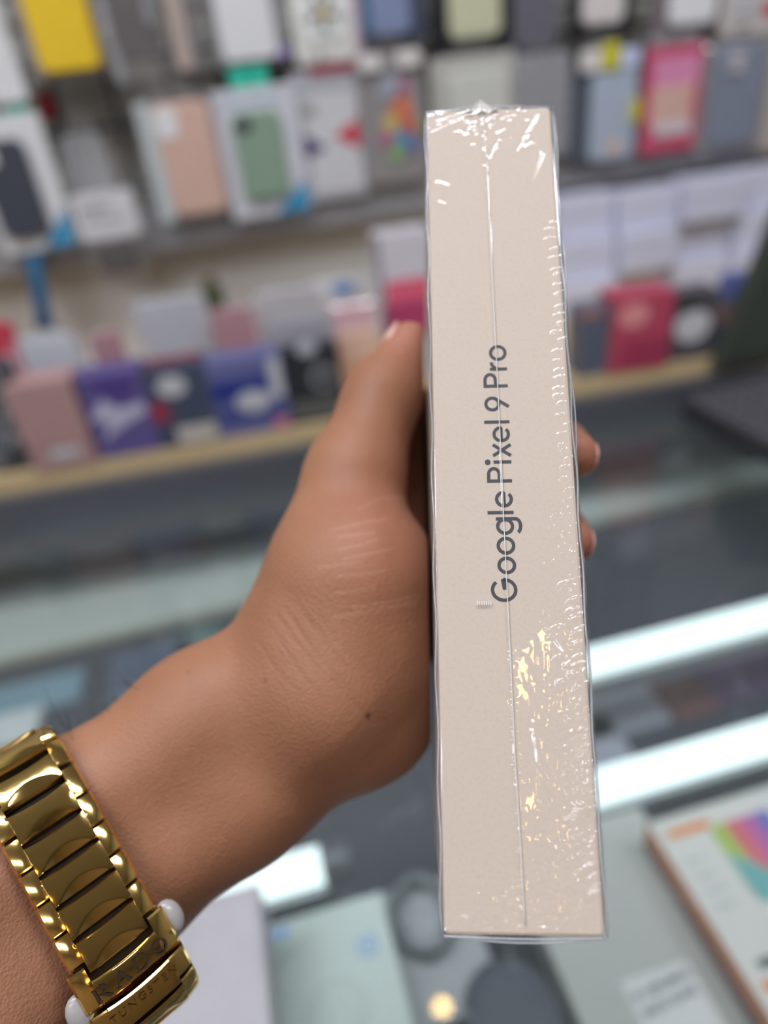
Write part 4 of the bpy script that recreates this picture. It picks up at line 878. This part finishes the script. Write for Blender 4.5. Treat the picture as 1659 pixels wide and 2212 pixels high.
mr = nt.nodes.new('ShaderNodeMapRange'); mr.inputs[1].default_value = .5; mr.inputs[2].default_value = 1.0; mr.inputs[4].default_value = .5; L.new(sx.outputs[0], mr.inputs[0]); c3 = mixc(mr.outputs[0], c2, lin((120, 76, 56)))
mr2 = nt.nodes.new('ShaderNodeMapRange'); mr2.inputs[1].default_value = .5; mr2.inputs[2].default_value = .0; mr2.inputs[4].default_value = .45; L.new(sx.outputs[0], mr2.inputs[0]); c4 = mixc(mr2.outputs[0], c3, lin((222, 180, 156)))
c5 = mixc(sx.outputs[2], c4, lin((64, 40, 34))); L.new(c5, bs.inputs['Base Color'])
bs.inputs['Roughness'].default_value = .5; bs.inputs['Specular IOR Level'].default_value = .35
bs.inputs['Subsurface Weight'].default_value = .18; bs.inputs['Subsurface Radius'].default_value = (1.0, .4, .2); bs.inputs['Subsurface Scale'].default_value = .003
vo = nt.nodes.new('ShaderNodeTexVoronoi'); vo.inputs['Scale'].default_value = 1500; L.new(tc.outputs['Object'], vo.inputs['Vector'])
bp = nt.nodes.new('ShaderNodeBump'); bp.inputs['Strength'].default_value = .3; bp.inputs['Distance'].default_value = .0004; L.new(vo.outputs['Distance'], bp.inputs['Height'])
nb_ = noise(420, 5); bp2 = nt.nodes.new('ShaderNodeBump'); bp2.inputs['Strength'].default_value = .2; bp2.inputs['Distance'].default_value = .0005; L.new(nb_.outputs['Fac'], bp2.inputs['Height']); L.new(bp.outputs[0], bp2.inputs['Normal']); L.new(bp2.outputs[0], bs.inputs['Normal'])
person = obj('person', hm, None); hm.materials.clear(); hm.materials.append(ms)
tag(person, 'left hand and bare forearm of a person gripping the boxed phone', 'person')
def to_w(p): return R @ np.asarray(p) + EYE
M_nail = mat('nail', (224, 172, 158), .25, noise=.03, coat=.4)
def nail(c0, ax_long, ax_out, l, w, r):
    a = ax_long / np.linalg.norm(ax_long); o = ax_out - a * (ax_out @ a); o /= np.linalg.norm(o); s = np.cross(a, o); c = c0 + o * r * .985; V, F = [], []
    for i in range(9):
        for j in range(9):
            x, y = -1 + i / 4, -1 + j / 4; xx, yy = x * math.sqrt(1 - y * y / 2), y * math.sqrt(1 - x * x / 2)
            V.append(to_w(c + a * xx * l / 2 + s * yy * w / 2 + o * (.0003 - (w * w / (8 * r)) * yy * yy - .0008 * max(0, xx) ** 2)))
    for i in range(8):
        for j in range(8): F.append([i * 9 + j, i * 9 + j + 1, i * 9 + j + 10, i * 9 + j + 9])
    n = len(V); V += [Vector(v) for v in V]; 
    o_ = obj('nail', me(V[:n], F, True), M_nail, person); md = o_.modifiers.new('thickness', 'SOLIDIFY'); md.thickness = .0005
tp = THUMB[2]; dr = tp[1] - tp[0]; nail(tp[1] - dr / np.linalg.norm(dr) * .0012, dr, np.array([-.78, .5, .12]), .0125, .0105, .0083)
for fg, yo in ((FING[0], 0), (FING[1], 0)):
    a, b = fg[2][0], fg[2][1]; nail(b - (b - a) / np.linalg.norm(b - a) * .001, b - a, np.array([1, -.25, .2]), .010, .0085, .0066)
# a few arm hairs near the watch
V, F = [], []
dv = co; cand = np.argwhere((hx > 110) & (hx < 330) & (hy > 1440) & (hy < 1640) & (facing < .5)).ravel()
for k in rng.choice(cand, 34, replace=False):
    p = dv[k]; nn = no[k]; g = np.array([-.3, .5, .2]) + rng.normal(0, .45, 3); L_ = rng.uniform(.004, .010); pts = [to_w(p + nn * L_ * t * .7 * (1 - .4 * t) + g * L_ * t * t * .6) for t in (0, .33, .66, 1)]
    v_, f_ = tube(pts, [.00006, .00005, .00004, .00002], 4); n = len(V); V += v_; F += [[i + n for i in q_] for q_ in f_]
ah = obj('arm_hair', me(V, F), mat('dark hair', (40, 30, 26), .5), person); ah['kind'] = 'stuff'

# ------------------------------------------------------------------ gold watch bracelet
axd = AX[3] - AX[1]; axd /= np.linalg.norm(axd)
RC = cp(174, 1897, .171); nv = -RC / np.linalg.norm(RC); dv_ = cp(366, 2038, .15) - cp(149, 1645, .15); dv_ -= nv * (dv_ @ nv); dv_ /= np.linalg.norm(dv_)
axd = np.cross(nv, dv_) if np.cross(nv, dv_)[0] > 0 else np.cross(dv_, nv); axd /= np.linalg.norm(axd)
EA, EB = .0335, .0245; SE = .5
tt = np.linspace(-PI, PI, 2001); pw = lambda q: np.sign(q) * np.abs(q) ** SE; ex, ez = EA * pw(np.sin(tt)), EB * pw(np.cos(tt)); sl = np.concatenate([[0], np.cumsum(np.hypot(np.diff(ex), np.diff(ez)))]); s0 = np.interp(0, tt, sl); sl -= s0; TOT = sl[-1] - sl[0]
def ring_frame(s):
    t = np.interp(s, sl, tt); P_ = lambda q: RC + dv_ * EA * pw(math.sin(q)) + nv * EB * pw(math.cos(q)); p = P_(t); ds = P_(t + .04) - P_(t - .04); ds /= np.linalg.norm(ds); o = np.cross(axd, ds)
    if o @ (p - RC) < 0: o = -o
    return p, ds, o
def frame_m(s, lift=0.0):                                                   # local x = along the arm, y = up the band, z = outward
    p, ds, o = ring_frame(s); p = to_w(p + o * lift); x, y, z = R @ axd, R @ (-ds), R @ o
    if np.dot(np.cross(x, y), z) < 0: pass
    return Matrix([[x[0], y[0], z[0], p[0]], [x[1], y[1], z[1], p[1]], [x[2], y[2], z[2], p[2]], [0, 0, 0, 1]])
M_gold = bpy.data.materials.new('polished gold'); M_gold.use_nodes = True; nt = M_gold.node_tree; bs = nt.nodes['Principled BSDF']
bs.inputs['Base Color'].default_value = (0.86, 0.58, 0.20, 1); bs.inputs['Metallic'].default_value = 1; bs.inputs['Roughness'].default_value = .10
tc = nt.nodes.new('ShaderNodeTexCoord'); n1 = nt.nodes.new('ShaderNodeTexNoise'); n1.inputs['Scale'].default_value = 160; n1.inputs['Detail'].default_value = 3; bp = nt.nodes.new('ShaderNodeBump'); bp.inputs['Strength'].default_value = .06; bp.inputs['Distance'].default_value = .001
nt.links.new(tc.outputs['Object'], n1.inputs['Vector']); nt.links.new(n1.outputs['Fac'], bp.inputs['Height']); nt.links.new(bp.outputs[0], bs.inputs['Normal'])
PT = .00735; HWL = .0098
def link_mesh(s_ear0, s_ear1, s_c0, s_c1, lens=True, hw=HWL, th=.0030):
    """plate: ears at both sides start earlier than the centre; centre carries a lens shaped recess. s grows down the band"""
    cols = []
    for t in list(np.linspace(-1, -.665, 8)) + [-.655] + list(np.linspace(-.64, .64, 27)) + [.655] + list(np.linspace(.665, 1, 8)):
        ear = abs(t) > .66
        a, b = (s_ear0, s_ear1) if ear else (s_c0, s_c1)
        if not ear: a += .0006 * (1 - (t / .66) ** 2); 
        cols.append((t, a, b, ear))
    NS = 22; V, F = [], []
    for t, a, b, ear in cols:
        arc_ = b - .0030 * max(0, 1 - (t / .6) ** 2) if (lens and not ear) else 1e9
        for k in range(NS):
            s = a + (b - a) * k / (NS - 1); z = th - .0011 * max(0, abs(t) - .5) ** 2 / .25 - .0005 * ((s - (a + b) / 2) / .005) ** 2
            if s > arc_: z -= .30 * (s - arc_)
            e_ = min(s - a, b - s); z -= .0004 * max(0, 1 - e_ / .0003); z -= .0006 * max(0, (abs(t) - .96) / .04)
            V.append((t * hw, -s, z))
    NC = len(cols)
    for c in range(NC - 1):
        for k in range(NS - 1): F.append([c * NS + k, c * NS + k + 1, (c + 1) * NS + k + 1, (c + 1) * NS + k][::1])
    n = len(V); V += [(x, y, .0002) for x, y, z in V]
    per = [k for k in range(NS)] + [c * NS + NS - 1 for c in range(1, NC)] + [(NC - 1) * NS + k for k in range(NS - 2, -1, -1)] + [c * NS for c in range(NC - 2, 0, -1)]
    for i in range(len(per)): a, b = per[i], per[(i + 1) % len(per)]; F.append([b, a, n + a, n + b])
    for c in range(NC - 1):
        for k in range(NS - 1): F.append([n + (c + 1) * NS + k, n + (c + 1) * NS + k + 1, n + c * NS + k + 1, n + c * NS + k])
    m = me(V, F, True)
    try: m.set_sharp_from_angle(angle=math.radians(28))
    except Exception: pass
    return m
wt = thing('wrist_watch', 'polished gold bracelet watch worn on the wrist, clasp side up', 'watch'); wt.matrix_basis = Matrix.Translation(Vector(to_w(RC))); IW = wt.matrix_basis.inverted()
LM = link_mesh(-.52 * PT, .43 * PT, -.16 * PT, .78 * PT); LM.materials.append(M_gold)
M_pin = mat('dark gap metal', (30, 24, 16), .4, metal=.6)
PM = me(*box(-HWL * .93, HWL * .93, -PT * .5, PT * .5, -.0006, .0008)); PM.materials.append(M_pin)
CL0 = .0147                                                                  # start of the clasp along the band
s = CL0 - PT * .47; k = 0
front = []
while s > sl[0] + PT * .6: front.append(s); s -= PT
for s in front:
    l_ = obj('link', LM, M_gold, wt, mw=IW @ frame_m(s)); obj('hinge_bar', PM, M_pin, l_, loc=(0, -PT * .3, 0))
CLM = link_mesh(-.004, .0044, -.0009, .0044, lens=False, hw=.0106, th=.0036)
s1 = CL0 + .004
cl = obj('clasp_plate', CLM, M_gold, wt, mw=IW @ frame_m(s1)); cl['label'] = 'gold clasp plate engraved RADO'
CL2 = link_mesh(-.0032, .0022, -.0032, .0036, lens=False, hw=.0106, th=.0033)
s2 = s1 + .0079
cl2 = obj('clasp_plate', CL2, M_gold, wt, mw=IW @ frame_m(s2)); cl2['label'] = 'gold clasp plate engraved TUNGSTEN'
SM = link_mesh(-.0018, .0030, -.0002, .0046, lens=True, hw=.0106, th=.0030)
for q_ in range(3): obj('small_link', SM, M_gold, wt, mw=IW @ frame_m(s2 + .0044 + q_ * .0052))
s = s2 + .0044 + 3 * .0052 + .002
while s < sl[-1] - PT * .3:
    obj('link', LM, M_gold, wt, mw=IW @ frame_m(s)); s += PT
# engraved letters
INK = mat('engraving dark', (78, 58, 30), .5, metal=.3)
def serif(ch, w, h, sw):
    S = []; t_ = sw * .35
    if ch == 'R': S = [([(.18 * w, 0), (.18 * w, h)], sw), ([(.05 * w, 0), (.36 * w, 0)], t_), ([(0.02 * w, h), (.55 * w, h)], t_), ([(.55 * w, h)] + arc(.55 * w, .74 * h, .3 * w, .26 * h, 90, -90, 12), sw * .8), ([(.18 * w, .48 * h), (.55 * w, .48 * h)], t_), ([(.5 * w, .48 * h), (.92 * w, 0)], sw), ([(.8 * w, 0), (1.05 * w, 0)], t_)]
    if ch == 'A': S = [([(.12 * w, 0), (.5 * w, h)], t_ * 1.3), ([(.5 * w, h), (.88 * w, 0)], sw), ([(.25 * w, .33 * h), (.72 * w, .33 * h)], t_), ([(0, 0), (.26 * w, 0)], t_), ([(.72 * w, 0), (1.02 * w, 0)], t_)]
    if ch == 'D': S = [([(.18 * w, 0), (.18 * w, h)], sw), ([(.03 * w, 0), (.5 * w, 0)], t_), ([(.03 * w, h), (.5 * w, h)], t_), (arc(.5 * w, .5 * h, .42 * w, .5 * h, 90, -90, 16), sw * .9)]
    if ch == 'O': S = [(arc(.5 * w, .5 * h, .44 * w, .5 * h, 0, 360, 26), sw * .8)]
    return S
x = -.0080
INK2 = mat('engraving ink', (44, 30, 18), .5, metal=.1)
for ch in 'RADO':
    w_ = .0032; parts = []
    for k_, (st, sw) in enumerate(serif(ch, w_, .0028, .0006)):
        V, F = ribbon(st, sw, 0)
        parts.append(([(x + a, b - .0036, .0036 - .0011 * max(0, abs((x + a) / .0106) - .5) ** 2 / .25 + .00024 + .000004 * k_) for a, b, c_ in V], F))
    x += .0043; V, F = join(parts); obj('letter', me(V, F), INK2, cl)
obj('hinge_bar', PM, M_pin, cl, loc=(0, .0022, .0006))
tm2 = text_mesh('TUNGSTEN', .0024, 0, 1.3); cs = np.empty(len(tm2.vertices) * 3, np.float32); tm2.vertices.foreach_get('co', cs); cs = cs.reshape(-1, 3)
cs[:, 2] = .0033 - .0011 * np.maximum(0, np.abs(cs[:, 0] / .0106) - .5) ** 2 / .25 - .0005 * ((-cs[:, 1] + .0004) / .005) ** 2 + .0002; cs[:, 1] += .0004; tm2.vertices.foreach_set('co', cs.ravel())
obj('lettering', tm2, mat('engraving faint', (116, 82, 34), .5, metal=.4), cl2)
# white guards at both sides of the clasp
def guard(sx, s):
    V, F = [], []
    for i in range(9):
        for j in range(16):
            a = PI * i / 8; b = 2 * PI * j / 16; V.append((sx * .0106 + sx * .0004 + .0030 * math.sin(a) * math.cos(b), .0040 * math.sin(a) * math.sin(b), .0016 * math.cos(a) + .0002))
    for i in range(8):
        for j in range(16): F.append([i * 16 + j, (i + 1) * 16 + j, (i + 1) * 16 + (j + 1) % 16, i * 16 + (j + 1) % 16])
    obj('push_button', me(V, F, True), mat('milky clear plastic', (164, 160, 156), .25, noise=.05), wt, mw=IW @ frame_m(s))
guard(1, s1 - .0005); guard(-1, s1 + .0035)
